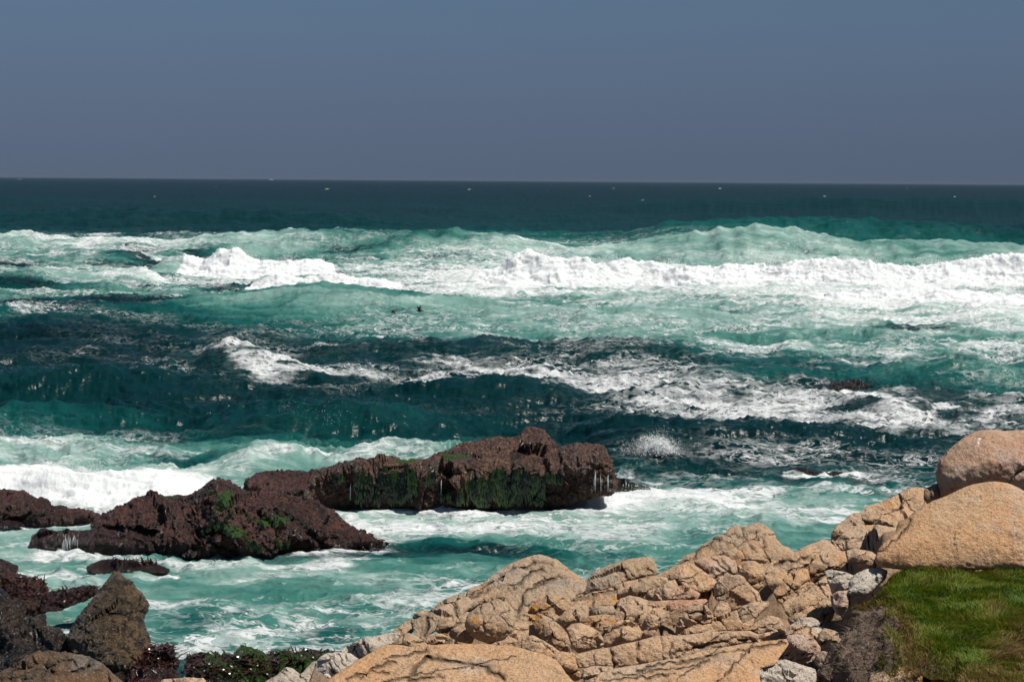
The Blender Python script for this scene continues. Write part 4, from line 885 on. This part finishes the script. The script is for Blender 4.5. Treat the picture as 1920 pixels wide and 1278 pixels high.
L('pale tan cobble, upper of the pair left of the brown matted bank', C8([(203,1013),(260,973),(320,968),(372,1000),(367,1033),(330,1053),(250,1053)]), G_PALE, Y=12.2)
L('pale tan cobble, lower of the pair left of the brown matted bank', C8([(188,1048),(220,1008),(280,1003),(332,1030),(343,1067),(330,1083),(200,1066)]), G_TAN, Y=11.9)
L('square reddish cobble with a pink top', C8([(178,1183),(193,1100),(200,1058),(260,1053),(320,1073),(352,1110),(352,1142),(312,1183),(240,1193)]), G_PINK, Y=11.3, lean=.6, facet=.8)
L('small grey cobble right of the square reddish cobble', C8([(328,1182),(338,1150),(370,1133),(422,1148),(434,1182),(412,1213),(360,1218)]), G_GREY, Y=11.2)
L('long pale slab lying at the bottom right of the shelf', C8([(38,1232),(48,1200),(90,1178),(200,1183),(322,1215),(334,1252),(310,1330),(130,1340),(55,1280)]), G_PALE, Y=10.7, facet=.7)
L('pinkish cobble half hidden beside the long pale slab', C8([(333,1242),(350,1216),(402,1240),(434,1280),(372,1310),(338,1275)]), G_PINK, Y=10.9)
L('yellow orange boulder at the bottom edge under the brown bank', C8([(593,1275),(600,1230),(660,1207),(730,1201),(782,1210),(843,1240),(850,1300),(780,1350),(590,1350)]), G_LICHEN, Y=10.2, lean=.8)
L('upright orange block beside the bottom edge of the grass', C8([(846,1217),(868,1178),(920,1180),(1003,1205),(1005,1248),(972,1284),(920,1295),(878,1263)]), G_ORANGE, Y=10.5, lean=.6, facet=.7)
L('thin flat orange stone right of the upright orange block', C8([(975,1275),(1020,1256),(1100,1260),(1125,1295),(1050,1330),(975,1310)]), G_ORANGE, Y=10.3)
L('grey stone holding up the left side of the brown matted bank', C8([(340,1070),(372,1020),(430,1038),(482,1070),(500,1120),(440,1150),(370,1120)]), G_GREY, Y=11.6, lean=.7)
# ------------------------------------------------------------------ grass bank
GPOLY = C8([(500,885),(560,855),(620,815),(650,775),(670,735),(700,708),(760,690),(900,684),(1100,682),(1334,684),(1800,690),(1900,1500),(1000,1500),(990,1290),(1010,1230),(985,1195),(860,1178),(760,1195),(735,1140),(718,1080),(700,1000),(690,955),(640,905)])
MPOLY = C8([(352,1075),(370,1030),(440,968),(500,912),(560,880),(640,880),(720,900),(800,980),(800,1100),(800,1200),(740,1215),(640,1216),(560,1240),(500,1250),(440,1215),(428,1140),(415,1100)])
def bank(name, poly, mat, lift, amp, seed, edge_drop, res=4.0, fineamp=.0, ej=12):
    B = smooth_poly(poly, res * 1.3, ej, np.random.default_rng(seed)); x0, y0 = B.min(0); x1, y1 = B.max(0)
    GX, GY = np.meshgrid(np.arange(x0, x1, res), np.arange(y0, y1, res)); I = np.stack([GX.ravel(), GY.ravel()], 1) + .01
    I = I[inside(I, B)]; P = np.vstack([B, I]); nb = len(B)
    vv, ee, ff, _, _, _ = delaunay_2d_cdt([Vector(p) for p in P], [(i, (i + 1) % nb) for i in range(nb)], [], 1, 1e-5)
    P = np.array([tuple(v) for v in vv]); Fa = np.array([tuple(f) for f in ff if len(f) == 3])
    V = bank_surf(P, B, lift, amp, seed, edge_drop, fineamp)
    nrm = np.cross(V[Fa[:, 1]] - V[Fa[:, 0]], V[Fa[:, 2]] - V[Fa[:, 0]]); fl = nrm[:, 2] < 0; Fa[fl] = Fa[fl][:, ::-1]
    o = mesh_obj(name, V, Fa, mat); set_attr(o, 'crack', np.zeros(len(V)))
    return o, B
def bank_surf(P, B, lift, amp, seed, edge_drop, fineamp=.0):
    d = np.full(len(P), 1e9)
    for i in range(len(B)): d = np.minimum(d, seg_dist(P, B[i], B[(i + 1) % len(B)]))
    Y = 9.85 + (1278 - P[:, 1]) * .0122
    V = at_y(P[:, 0], P[:, 1], Y)
    q = V * np.array([1, 1, 0])
    V[:, 2] += lift + fbm(q * 2.1, 3, seed=seed) * amp + fbm(q * 7, 3, seed=seed + 4) * (amp * .35 + fineamp * 2.5) + fbm(q * 22, 2, seed=seed + 7) * fineamp
    V[:, 2] -= edge_drop * np.exp(-(d / 14) ** 2)
    return V
n = N('turf_soil'); p = n.pos()
c = n.mix(n.noise(p, 9, 5, .7), (.035, .045, .010), (.08, .055, .025))
n.bsdf(Base_Color=c, Roughness=.95, Normal=n.bump(n.noise(p, 40, 4, .7), 1, .03)); M_SOIL = n.m
n = N('matted_dead_stems'); p = n.pos()
st_ = n.noise(n.vmath('MULTIPLY', p, (26, 60, 60)), 1.0, 5, .7, dist=1.4)
c = n.mix(n.step(n.noise(p, 4, 4, .6), .4, .65), (.15, .100, .068), (.22, .155, .110)); c = n.mix(n.step(st_, .45, .62), c, (.035, .022, .016))
n.bsdf(Base_Color=c, Roughness=.95, Normal=n.bump(st_, 1, .04)); M_MAT = n.m
o_turf, GB = bank('turf_ground', GPOLY, M_SOIL, .0, .10, 5, .10); tag(o_turf, kind='structure')
o_mat, MB_ = bank('matted_bank', MPOLY, M_MAT, -.02, .20, 9, .20, fineamp=.022, res=2.5); tag(o_mat, 'grey brown matted bank of dead stems', 'bank', kind='structure')

def sample(poly, n_, rng):
    poly = np.array(poly); lo, hi = poly.min(0), poly.max(0); out = []
    while sum(len(a) for a in out) < n_:
        P = rng.uniform(lo, hi, (n_, 2)); out.append(P[inside(P, poly)])
    return np.vstack(out)[:n_]
def blades(name, base, H, W, D, curve, mat, cvals, parent=None):
    """base (n,3), height, width, lean direction (n,2), curvature: one mesh of curved blades, four faces each"""
    n_ = len(base); az = np.arctan2(D[:, 1], D[:, 0]) + RNG.uniform(-1.2, 1.2, n_)
    sd_ = np.stack([-np.sin(az), np.cos(az), np.zeros(n_)], 1); Dn = np.hypot(*D.T)
    V = np.zeros((n_, 7, 3)); ts = [0, .4, .75, 1.0]; ws = [1, .85, .55, 0]
    for i, (t, w) in enumerate(zip(ts, ws)):
        cen = base + np.stack([D[:, 0] * t ** 1.7 * curve, D[:, 1] * t ** 1.7 * curve, np.full(n_, 0)], 1) * H[:, None]
        cen[:, 2] += H * (t - .35 * np.minimum(Dn * curve, 1.6) * t * t)
        if i < 3: V[:, 2 * i] = cen - sd_ * (W * w / 2)[:, None]; V[:, 2 * i + 1] = cen + sd_ * (W * w / 2)[:, None]
        else: V[:, 6] = cen
    b = (np.arange(n_) * 7)[:, None]
    T = np.concatenate([b + np.array(t_) for t_ in ([0, 1, 3], [0, 3, 2], [2, 3, 5], [2, 5, 4], [4, 5, 6])])
    o = mesh_obj(name, V.reshape(-1, 3), T, mat, smooth=True, parent=parent)
    set_attr(o, 'shade', np.repeat(cvals, 7)); return o
n = N('grass_blades'); sh = n.attr('shade'); p = n.pos()
r_ = n.new('ShaderNodeValToRGB'); E = r_.color_ramp.elements
E[0].position = 0; E[0].color = (.020, .050, .004, 1); E[1].position = 1; E[1].color = (.26, .17, .075, 1)
for q_, c_ in ((.30, (.062, .118, .004)), (.55, (.145, .190, .008)), (.78, (.15, .105, .018))):
    e = E.new(q_); e.color = (*c_, 1)
n.put(r_.inputs[0], sh)
bs = n.bsdf(Base_Color=r_.outputs[0], Roughness=.6, Specular_IOR_Level=.25)
tr = n.new('ShaderNodeBsdfTranslucent'); n.put(tr.inputs[0], r_.outputs[0]); ms = n.new('ShaderNodeMixShader'); ms.inputs[0].default_value = .3
n.t.links.new(bs.outputs[0], ms.inputs[1]); n.t.links.new(tr.outputs[0], ms.inputs[2]); n.t.links.new(ms.outputs[0], n.out.inputs[0]); M_GRASS = n.m
rg = np.random.default_rng(11)
Pg = sample(GPOLY, 105000, rg); keep = (Pg[:, 0] < 2080) & (Pg[:, 1] < 1380); Pg = Pg[keep]
Vg = bank_surf(Pg, GB, .0, .10, 5, .10); q = Vg * np.array([1, 1, 0])
cl = fbm(q * 1.6, 3, seed=70); cl2 = fbm(q * 6, 2, seed=73)
Hh = .8 * (.046 + .045 * np.clip(cl + .25, 0, 1) + .030 * np.clip(cl2 + .2, 0, 1)) * rg.uniform(.6, 1.25, len(Pg))
Dv = np.stack([perlin(q * 3.5, 80), perlin(q * 3.5, 81)], 1) * 1.5 + rg.normal(0, .35, (len(Pg), 2)) + np.array([.15, -.15])
dry = .46 + cl * .40 + cl2 * .35 + rg.normal(0, .13, len(Pg))
dry += .45 * sstep(1160, 1260, Pg[:, 1] + (Pg[:, 0] - 1850) * .5) * sstep(1790, 1860, Pg[:, 0]) + .35 * np.exp(-((Pg[:, 0] - 1690) / 30) ** 2) * sstep(1110, 1180, Pg[:, 1])
dry += .5 * np.exp(-((Pg[:, 0] - 1800) / 26) ** 2 - ((Pg[:, 1] - 1066) / 5) ** 2)
dg = np.full(len(Pg), 1e9)
for i in range(len(GB)): dg = np.minimum(dg, seg_dist(Pg, GB[i], GB[(i + 1) % len(GB)]))
dry += .40 * np.exp(-(dg / 16) ** 2) * (Pg[:, 1] > 1090)
Hh *= 1 - .3 * np.exp(-(dg / 8) ** 2)
kx = sample(C8([(560,870),(700,850),(760,960),(790,1100),(800,1215),(700,1225),(640,1180),(700,1100),(640,1000),(640,940),(540,905)]), 9000, rg); kq = perlin(np.stack([kx[:, 0] / 13, kx[:, 1] / 13, kx[:, 0] * 0], 1), 5); kx = kx[kq > .08]
Vk = bank_surf(kx, MB_, -.02, .20, 9, .20, .022); Vg = np.vstack([Vg, Vk]); Hh = np.concatenate([Hh, rg.uniform(.03, .08, len(kx))]); Dv = np.vstack([Dv, rg.normal(0, .6, (len(kx), 2))])
dry = np.concatenate([dry, rg.normal(.72, .16, len(kx))]); Pg = np.vstack([Pg, kx])
gr_ = blades('grass', Vg, Hh, rg.uniform(.0032, .0062, len(Pg)), Dv, 1.0, M_GRASS, np.clip(dry, 0, 1))
tag(gr_, 'lush green grass with olive and dry tufts beside the granite', 'grass', kind='stuff')
# dead stems on the brown bank
n = N('dead_stems'); sh = n.attr('shade'); n.bsdf(Base_Color=n.mix(sh, (.05, .032, .022), (.22, .155, .110)), Roughness=.9, Specular_IOR_Level=.2); M_DEAD = n.m
Pm = sample(MPOLY, 2200, rg); Vm = bank_surf(Pm, MB_, -.02, .20, 9, .20, .022)
Dm = rg.normal(0, 1.8, (len(Pm), 2))
dm_ = blades('dead_stems', Vm, rg.uniform(.014, .034, len(Pm)), rg.uniform(.003, .007, len(Pm)), Dm, 1.0, M_DEAD, np.clip(rg.normal(.5, .28, len(Pm)) + fbm(Vm * 3, 2, seed=3) * .6, 0, 1))
tag(dm_, 'matted grey brown dead stems beside the grass', 'dead stems', kind='stuff')

# ------------------------------------------------------------------ algae, kelp, running water
n = N('hanging_green_algae'); sh = n.attr('shade')
n.bsdf(Base_Color=n.mix(sh, (.003, .009, .001), (.060, .115, .008)), Roughness=.25, Specular_IOR_Level=.5); M_ALG = n.m
n = N('kelp_fronds'); sh = n.attr('shade'); n.bsdf(Base_Color=n.mix(sh, (.012, .005, .004), (.07, .03, .02)), Roughness=.2); M_KELP = n.m
n = N('running_water'); n.bsdf(Base_Color=(.70, .74, .74), Roughness=.35, Alpha=.85); M_FALL = n.m
def on_rock(o, px, py):
    P, V, _, _ = o_info[o.name]; out = np.zeros((len(px), 3)); cur = project(V)
    C = np.stack(cur, 1)
    for i in range(len(px)):
        out[i] = V[np.argmin((C[:, 0] - px[i]) ** 2 + (C[:, 1] - py[i]) ** 2)]
    return out
def strips(name, base, L_, W, mat, cvals, parent, sway=.10, push=.05):
    n_ = len(base); off = fwd * np.array([1, 1, 0]); V = np.zeros((n_, 8, 3)); ph = RNG.uniform(0, 6, n_)
    for i, t in enumerate((0, .33, .7, 1)):
        cen = base - off * (push * (1 + .8 * math.sin(t * 3.1)))
        cen = cen + np.stack([np.sin(ph + t * 2.2) * sway * L_ * t, np.zeros(n_), -L_ * t], 1)
        w = W * (.7, 1, .9, .25)[i]; V[:, 2 * i] = cen - np.array([1, 0, 0]) * w[:, None] / 2; V[:, 2 * i + 1] = cen + np.stack([w / 2, RNG.normal(0, .3, n_) * w, w * 0], 1)
    b = (np.arange(n_) * 8)[:, None]; Fq = np.concatenate([b + np.array(t_) for t_ in ([0, 1, 3, 2], [2, 3, 5, 4], [4, 5, 7, 6])])
    o = mesh_obj(name, V.reshape(-1, 3), Fq, mat)
    if parent is not None: o.parent = parent; o.matrix_parent_inverse = Matrix.Translation(-parent.location)
    sv = np.repeat(cvals, 8).reshape(-1, 8) * np.array([.25, .25, .5, .5, .8, .8, 1.2, 1.2]); set_attr(o, 'shade', np.clip(sv.ravel(), 0, 1)); return o
def curtain(o, regs, label, W=.05, L0=.30):
    X_, Y_, Ls = [], [], []
    for (xa, xb, ya, yb, cnt_) in regs:
        x = RNG.uniform(xa, xb, cnt_); wob = 6 * np.sin(x * .12) + 4 * np.sin(x * .31 + 1)
        y = ya + (max(ya + 2, yb - 16) - ya) * RNG.beta(1, 1.3, cnt_) + wob * 1.3 + RNG.normal(0, 3, cnt_); X_.append(x); Y_.append(y); Ls.append(np.minimum((yb - y) * .0152, L0) * RNG.uniform(.6, 1.1, cnt_))
    X_, Y_, Ls = map(np.concatenate, (X_, Y_, Ls)); base = on_rock(o, X_, Y_)
    g = perlin(base * np.array([3.5, 3.5, 1.0]), 44)
    c = strips('green_algae', base, np.maximum(Ls, .04), RNG.uniform(.6, 1.3, len(X_)) * W, M_ALG, np.clip(.34 + g * 1.1 + RNG.normal(0, .18, len(X_)), 0.02, 1), o)
    tag(c, label, kind='stuff'); return c
curtain(r_out, [(665,745,880,950,420),(737,782,876,946,300),(801,828,878,915,90),(826,872,925,948,70),(874,1022,892,950,900),(930,975,884,900,120),(620,646,885,906,50),(990,1054,892,908,110)], 'dark and bright green algae hanging in vertical curtains', W=.045, L0=.30)
curtain(r_main, [(405,438,940,985,90),(450,500,968,985,60),(505,540,968,985,50),(520,545,1012,1030,40),(455,490,1012,1034,60),(380,430,985,1004,60),(395,410,925,950,30)], 'glossy dark green algae patches', W=.05, L0=.12)
def falls(o, regs, label):
    X_, Y_, Ls = [], [], []
    for (xa, xb, ya, yb, cnt_) in regs:
        x = RNG.uniform(xa, xb, cnt_); X_.append(x); Y_.append(RNG.uniform(ya, ya + (yb - ya) * .4, cnt_)); Ls.append((yb - ya) * .0145 * RNG.uniform(.35, .8, cnt_))
    X_, Y_, Ls = map(np.concatenate, (X_, Y_, Ls))
    c = strips('running_water', on_rock(o, X_, Y_), Ls, RNG.uniform(.004, .012, len(X_)), M_FALL, np.ones(len(X_)), o, sway=.03, push=.09)
    tag(c, label, kind='stuff'); return c
falls(r_ledge, [(112,150,1000,1034,16),(118,132,1000,1036,8)], 'thin white strands of water')
falls(r_out, [(1112,1116,882,922,9),(1126,1128,888,922,4),(1138,1142,888,924,6),(827,829,885,925,4),(658,659,895,935,3)], 'thin white trickles of water')
falls(r_spur, [(1150,1210,900,925,14)], 'white water draining off')
def tuft(o, px0, px1, py0, py1, cnt_, label, hh=.16):
    x = RNG.uniform(px0, px1, cnt_); y = RNG.uniform(py0, py1, cnt_); base = on_rock(o, x, y)
    c = blades('kelp_fronds', base, RNG.uniform(.5, 1.2, cnt_) * hh, RNG.uniform(.02, .05, cnt_), RNG.normal(0, 1.2, (cnt_, 2)), 1.3, M_KELP, RNG.uniform(0, 1, cnt_))
    c.parent = o; c.matrix_parent_inverse = Matrix.Translation(-o.location); tag(c, label, kind='stuff')
tuft(r_low, 200, 300, 1048, 1060, 90, 'upright dark kelp fronds')
tuft(r_red, 0, 90, 1082, 1120, 160, 'tangled reddish kelp fronds', .14)
tuft(r_red2, 85, 185, 1100, 1135, 170, 'wet dark kelp fronds', .13)
tuft(r_tip, 240, 332, 1212, 1250, 200, 'ragged black kelp fronds', .12)
tuft(r_gr1, 345, 525, 1225, 1270, 500, 'short bushy seaweed fronds', .10)
tuft(r_gr2, 500, 640, 1218, 1245, 260, 'short bushy seaweed fronds', .08)
tuft(r_kelp, 1530, 1640, 716, 730, 60, 'floating kelp fronds', .16)
tuft(r_main, 690, 748, 1008, 1028, 60, 'kelp fronds dragged by the surge', .14)

# ------------------------------------------------------------------ spray
n = N('sea_spray_drops'); bs = n.new('ShaderNodeBsdfDiffuse'); bs.inputs[0].default_value = (.93, .94, .94, 1); tr = n.new('ShaderNodeBsdfTranslucent'); tr.inputs[0].default_value = (.93, .94, .94, 1)
ms = n.new('ShaderNodeMixShader'); ms.inputs[0].default_value = .5; n.t.links.new(bs.outputs[0], ms.inputs[1]); n.t.links.new(tr.outputs[0], ms.inputs[2]); n.t.links.new(ms.outputs[0], n.out.inputs[0]); M_SPR = n.m
C_, R_ = [], []
def puff(x, y, Y, sx_, sy_, sd_, cnt_, r0, r1, up=False):
    x = RNG.normal(x, sx_, cnt_); yy = y + (-np.abs(RNG.normal(0, sy_, cnt_)) if up else RNG.normal(0, sy_, cnt_))
    C_.append(at_y(x, yy, Y + RNG.normal(0, sd_, cnt_))); R_.append(RNG.uniform(r0, r1, cnt_) ** 1)
def along(pts, Y, step_, cnt_, sy_, r0, r1):
    pts = np.array(pts, float)
    for x in np.arange(pts[0, 0], pts[-1, 0], step_):
        k = float(perlin(np.array([[x * .03, Y, .5]]))[0]); y = np.interp(x, pts[:, 0], pts[:, 1])
        puff(x, y + 3, Y, step_ * .7, sy_ * (.5 + max(0, 1 + 2.2 * k)), .3, int(3 * cnt_ * max(.15, .6 + 1.6 * k)), r0, r1, up=True)
SPM = 3
along([(965,480),(990,468),(1040,485),(1150,489),(1300,498),(1420,501),(1560,489),(1640,497),(1780,491),(1850,485),(1920,480),(2000,480)], 151.5, 9, 30, 4.2, .010, .032)
along([(350,486),(380,491),(410,476),(440,468),(462,480),(490,491),(590,489),(620,500)], 156.5, 8, 34, 5.0, .010, .032)
along([(480,530),(520,518),(600,523),(680,523),(720,532)], 138.5, 9, 22, 3.6, .010, .03)
along([(1600,560),(1700,551),(1760,549),(1920,560)], 130.5, 10, 16, 3.5, .010, .03)
along([(1380,430),(1420,427),(1500,436),(1560,445)], 191.5, 10, 8, 2, .010, .03)
along([(-40,882),(0,884),(90,884),(200,894),(290,893),(350,906)], 47.8, 7, 30, 5, .003, .010)
along([(1020,938),(1050,920),(1080,918),(1130,928),(1190,930)], 46.9, 7, 34, 5, .003, .010)
def plume(px, py, Y, n_jets, spread, h, cnt_, r0, r1):
    for j in range(n_jets):      # every jet of water follows its own arc
        x0 = px + RNG.normal(0, spread * .45); vx = (x0 - px) * .9 + RNG.normal(0, spread * .25); hj = h * RNG.uniform(.35, 1.0) * math.exp(-((x0 - px) / spread) ** 2 * .5)
        t = RNG.beta(1.6, 1.3, cnt_) * 1.5; x = x0 + vx * t + RNG.normal(0, 1.2, cnt_) * (.4 + t); y = py - hj * (1 - (t - 1) ** 2) + RNG.normal(0, 1.3, cnt_) * (.4 + t)
        C_.append(at_y(x, y, Y + RNG.normal(0, .15, cnt_))); R_.append(RNG.uniform(r0, r1, cnt_) * (1.25 - .5 * t / 1.5))
plume(1230, 864, 54.6, 170, 27, 50, 60, .002, .010); puff(1234, 864, 54.5, 13, 22, .2, 4200, .003, .012, up=True); puff(1236, 848, 54.2, 10, 8, .10, 5200, .012, .028); puff(1222, 864, 54.5, 24, 11, .2, 1500, .002, .009, up=True); plume(1190, 852, 54.6, 14, 22, 30, 60, .003, .008); plume(1268, 862, 54.6, 10, 14, 20, 50, .003, .008)
along([(600,955),(700,954),(820,953),(1010,950)], 46.9, 9, 5, 2, .003, .009); along([(60,1036),(200,1046),(400,1050),(620,1036),(735,1028)], 40.6, 9, 6, 2, .003, .008); along([(1150,932),(1230,932)], 47.3, 8, 20, 4, .003, .009)
puff(590, 790, 58.5, 42, 20, .4, 330, .005, .012); puff(535, 770, 59, 10, 10, .3, 60, .004, .01); puff(1560, 884, 53.5, 20, 3.5, .3, 320, .004, .014)
puff(1215, 922, 47.5, 16, 5, .3, 350, .004, .013); puff(290, 1045, 41, 22, 5, .2, 260, .003, .011)
Cc = np.vstack(C_); Rr_ = np.concatenate(R_); K = len(Cc)
oct_ = np.array([[1, 0, 0], [-1, 0, 0], [0, 1, 0], [0, -1, 0], [0, 0, 1], [0, 0, -1]], float)
Vo = (Cc[:, None] + oct_[None] * Rr_[:, None, None] * RNG.uniform(.6, 1.4, (K, 6, 1))).reshape(-1, 3)
bo = (np.arange(K) * 6)[:, None]; Fo = np.concatenate([bo + np.array(t_) for t_ in ([0, 2, 4], [2, 1, 4], [1, 3, 4], [3, 0, 4], [2, 0, 5], [1, 2, 5], [3, 1, 5], [0, 3, 5])])
tag(mesh_obj('sea_spray', Vo, Fo, M_SPR), 'white spray drops thrown up by the breaking waves', 'sea spray', kind='stuff')

# ------------------------------------------------------------------ two seabirds and a far boat
n = N('dark_feathers'); n.bsdf(Base_Color=n.mix(n.noise(n.pos(), 20, 3), (.010, .010, .011), (.03, .028, .026)), Roughness=.6); M_BIRD = n.m
def loft(secs, k=10):
    V, Fc = [], []
    for (c, ry, rz) in secs:
        for j in range(k):
            a = 2 * math.pi * j / k; V.append((c[0], c[1] + ry * math.cos(a), c[2] + rz * math.sin(a)))
    for i in range(len(secs) - 1):
        for j in range(k):
            a, b = i * k + j, i * k + (j + 1) % k; Fc.append((a, b, b + k, a + k))
    Fc.append(tuple(range(k))[::-1]); Fc.append(tuple(range((len(secs) - 1) * k, len(secs) * k)))
    return V, Fc
def wing(side, lift, sweep):
    V, Fc = [], []
    st_ = [(0, .10, 0), (.09, .12, lift * .35), (.18, .10, lift * .62), (.27, .065, lift * .8), (.34, .015, lift * .86)]
    for (d, ch, z) in st_:
        x = sweep * d
        for (u, w) in ((.5, .0), (.1, .008), (-.5, .0), (.1, -.006)): V.append((x + u * ch * 1.4, side * (.03 + d * math.cos(math.atan(lift * 2.0))), z + w))
    for i in range(4):
        for j in range(4):
            a, b = i * 4 + j, i * 4 + (j + 1) % 4; Fc.append((a, b, b + 4, a + 4))
    Fc.append((16, 17, 18, 19)); return V, Fc
def bird(px, py, lift, yaw, label, tiltz):
    c = at_y(px, py, 100.0); root = bpy.data.objects.new('seabird', None); COL.objects.link(root); root.location = c; root.rotation_euler = (0, tiltz, yaw)
    body = [((-.28, 0, .01), .012, .006), ((-.20, 0, .0), .03, .012), ((-.12, 0, -.005), .05, .045), ((0, 0, 0), .062, .06), ((.10, 0, .012), .045, .045), ((.17, 0, .03), .024, .026), ((.21, 0, .04), .028, .028), ((.25, 0, .038), .016, .014), ((.30, 0, .032), .004, .004)]
    V, Fc = loft(body); b_ = mesh_obj('body', V, Fc, M_BIRD); b_.parent = root
    for s_ in (1, -1):
        V, Fc = wing(s_, lift, -.25); w_ = mesh_obj('wing', V, Fc, M_BIRD); w_.parent = root
    tag(root, label, 'bird', 'dark seabirds flying low over the surf')
bird(739, 582, -.20, .35, 'left of two dark seabirds flying low, wings beating downward', -.12)
bird(787, 583, .34, -.3, 'right of two dark seabirds flying low, wings raised high', .08)
n = N('white_boat_paint'); n.bsdf(Base_Color=(.75, .76, .78), Roughness=.4); M_BT = n.m
n = N('dark_boat_glass'); n.bsdf(Base_Color=(.03, .04, .05), Roughness=.2); M_BG = n.m
bt = bpy.data.objects.new('motor_boat', None); COL.objects.link(bt); pb = at_z(508, 338.4, 0.0); bt.location = pb; bt.rotation_euler = (0, 0, .25)
def tobt(name, V, Fc, m, par=None):
    o = mesh_obj(name, V, Fc, m, smooth=False); o.parent = par or bt; return o
def boxm(x0, x1, y0, y1, z0, z1, tx=0):
    V = [(x0, y0, z0), (x1, y0, z0), (x1, y1, z0), (x0, y1, z0), (x0 + tx, y0, z1), (x1 - tx, y0, z1), (x1 - tx, y1, z1), (x0 + tx, y1, z1)]
    return V, [(3, 2, 1, 0), (4, 5, 6, 7), (0, 1, 5, 4), (1, 2, 6, 5), (2, 3, 7, 6), (3, 0, 4, 7)]
hv = []; hs_ = [(-13, 3.4, 1.6, 2.6), (-6, 3.8, 1.8, 2.7), (4, 3.6, 1.6, 3.2), (10, 2.0, .8, 4.0), (14, .1, .1, 4.8)]
for (x, wt1, wb1, zt) in hs_: hv += [(x, -wt1, zt), (x, -wb1, -.8), (x, wb1, -.8), (x, wt1, zt)]
hf = [(0, 1, 2, 3), (16, 19, 18, 17)]
for i in range(4):
    for j in range(4): a, b = i * 4 + j, i * 4 + (j + 1) % 4; hf.append((a, a + 4, b + 4, b))
tobt('hull', hv, hf, M_BT); cb = tobt('cabin', *boxm(-6, 5, -2.6, 2.6, 2.75, 6.2, .5), M_BT); wh = tobt('wheelhouse', *boxm(-3, 3, -2.1, 2.1, 6.21, 8.8, .5), M_BT)
tobt('window', *boxm(-2.2, 2.2, -2.16, -2.11, 7.2, 8.2), M_BG, wh); tobt('mast', *boxm(-.3, .3, -.3, .3, 8.81, 12.5, .1), M_BT)
tag(bt, 'tiny white boat far out on the horizon', 'boat')

# ------------------------------------------------------------------ marine haze that softens the horizon
n = N('marine_haze'); v = n.new('ShaderNodeVolumePrincipled'); v.inputs['Color'].default_value = (.20, .25, .34, 1); v.inputs['Density'].default_value = 4.0e-5
v.inputs['Anisotropy'].default_value = 0.0
n.t.links.new(v.outputs[0], n.out.inputs['Volume'])
V, Fc = boxm(-15500, 15500, -60, 35500, -6, 30)
hz = mesh_obj('haze', V, Fc, n.m, smooth=False); tag(hz, 'thin slate marine haze over the sea', kind='stuff')
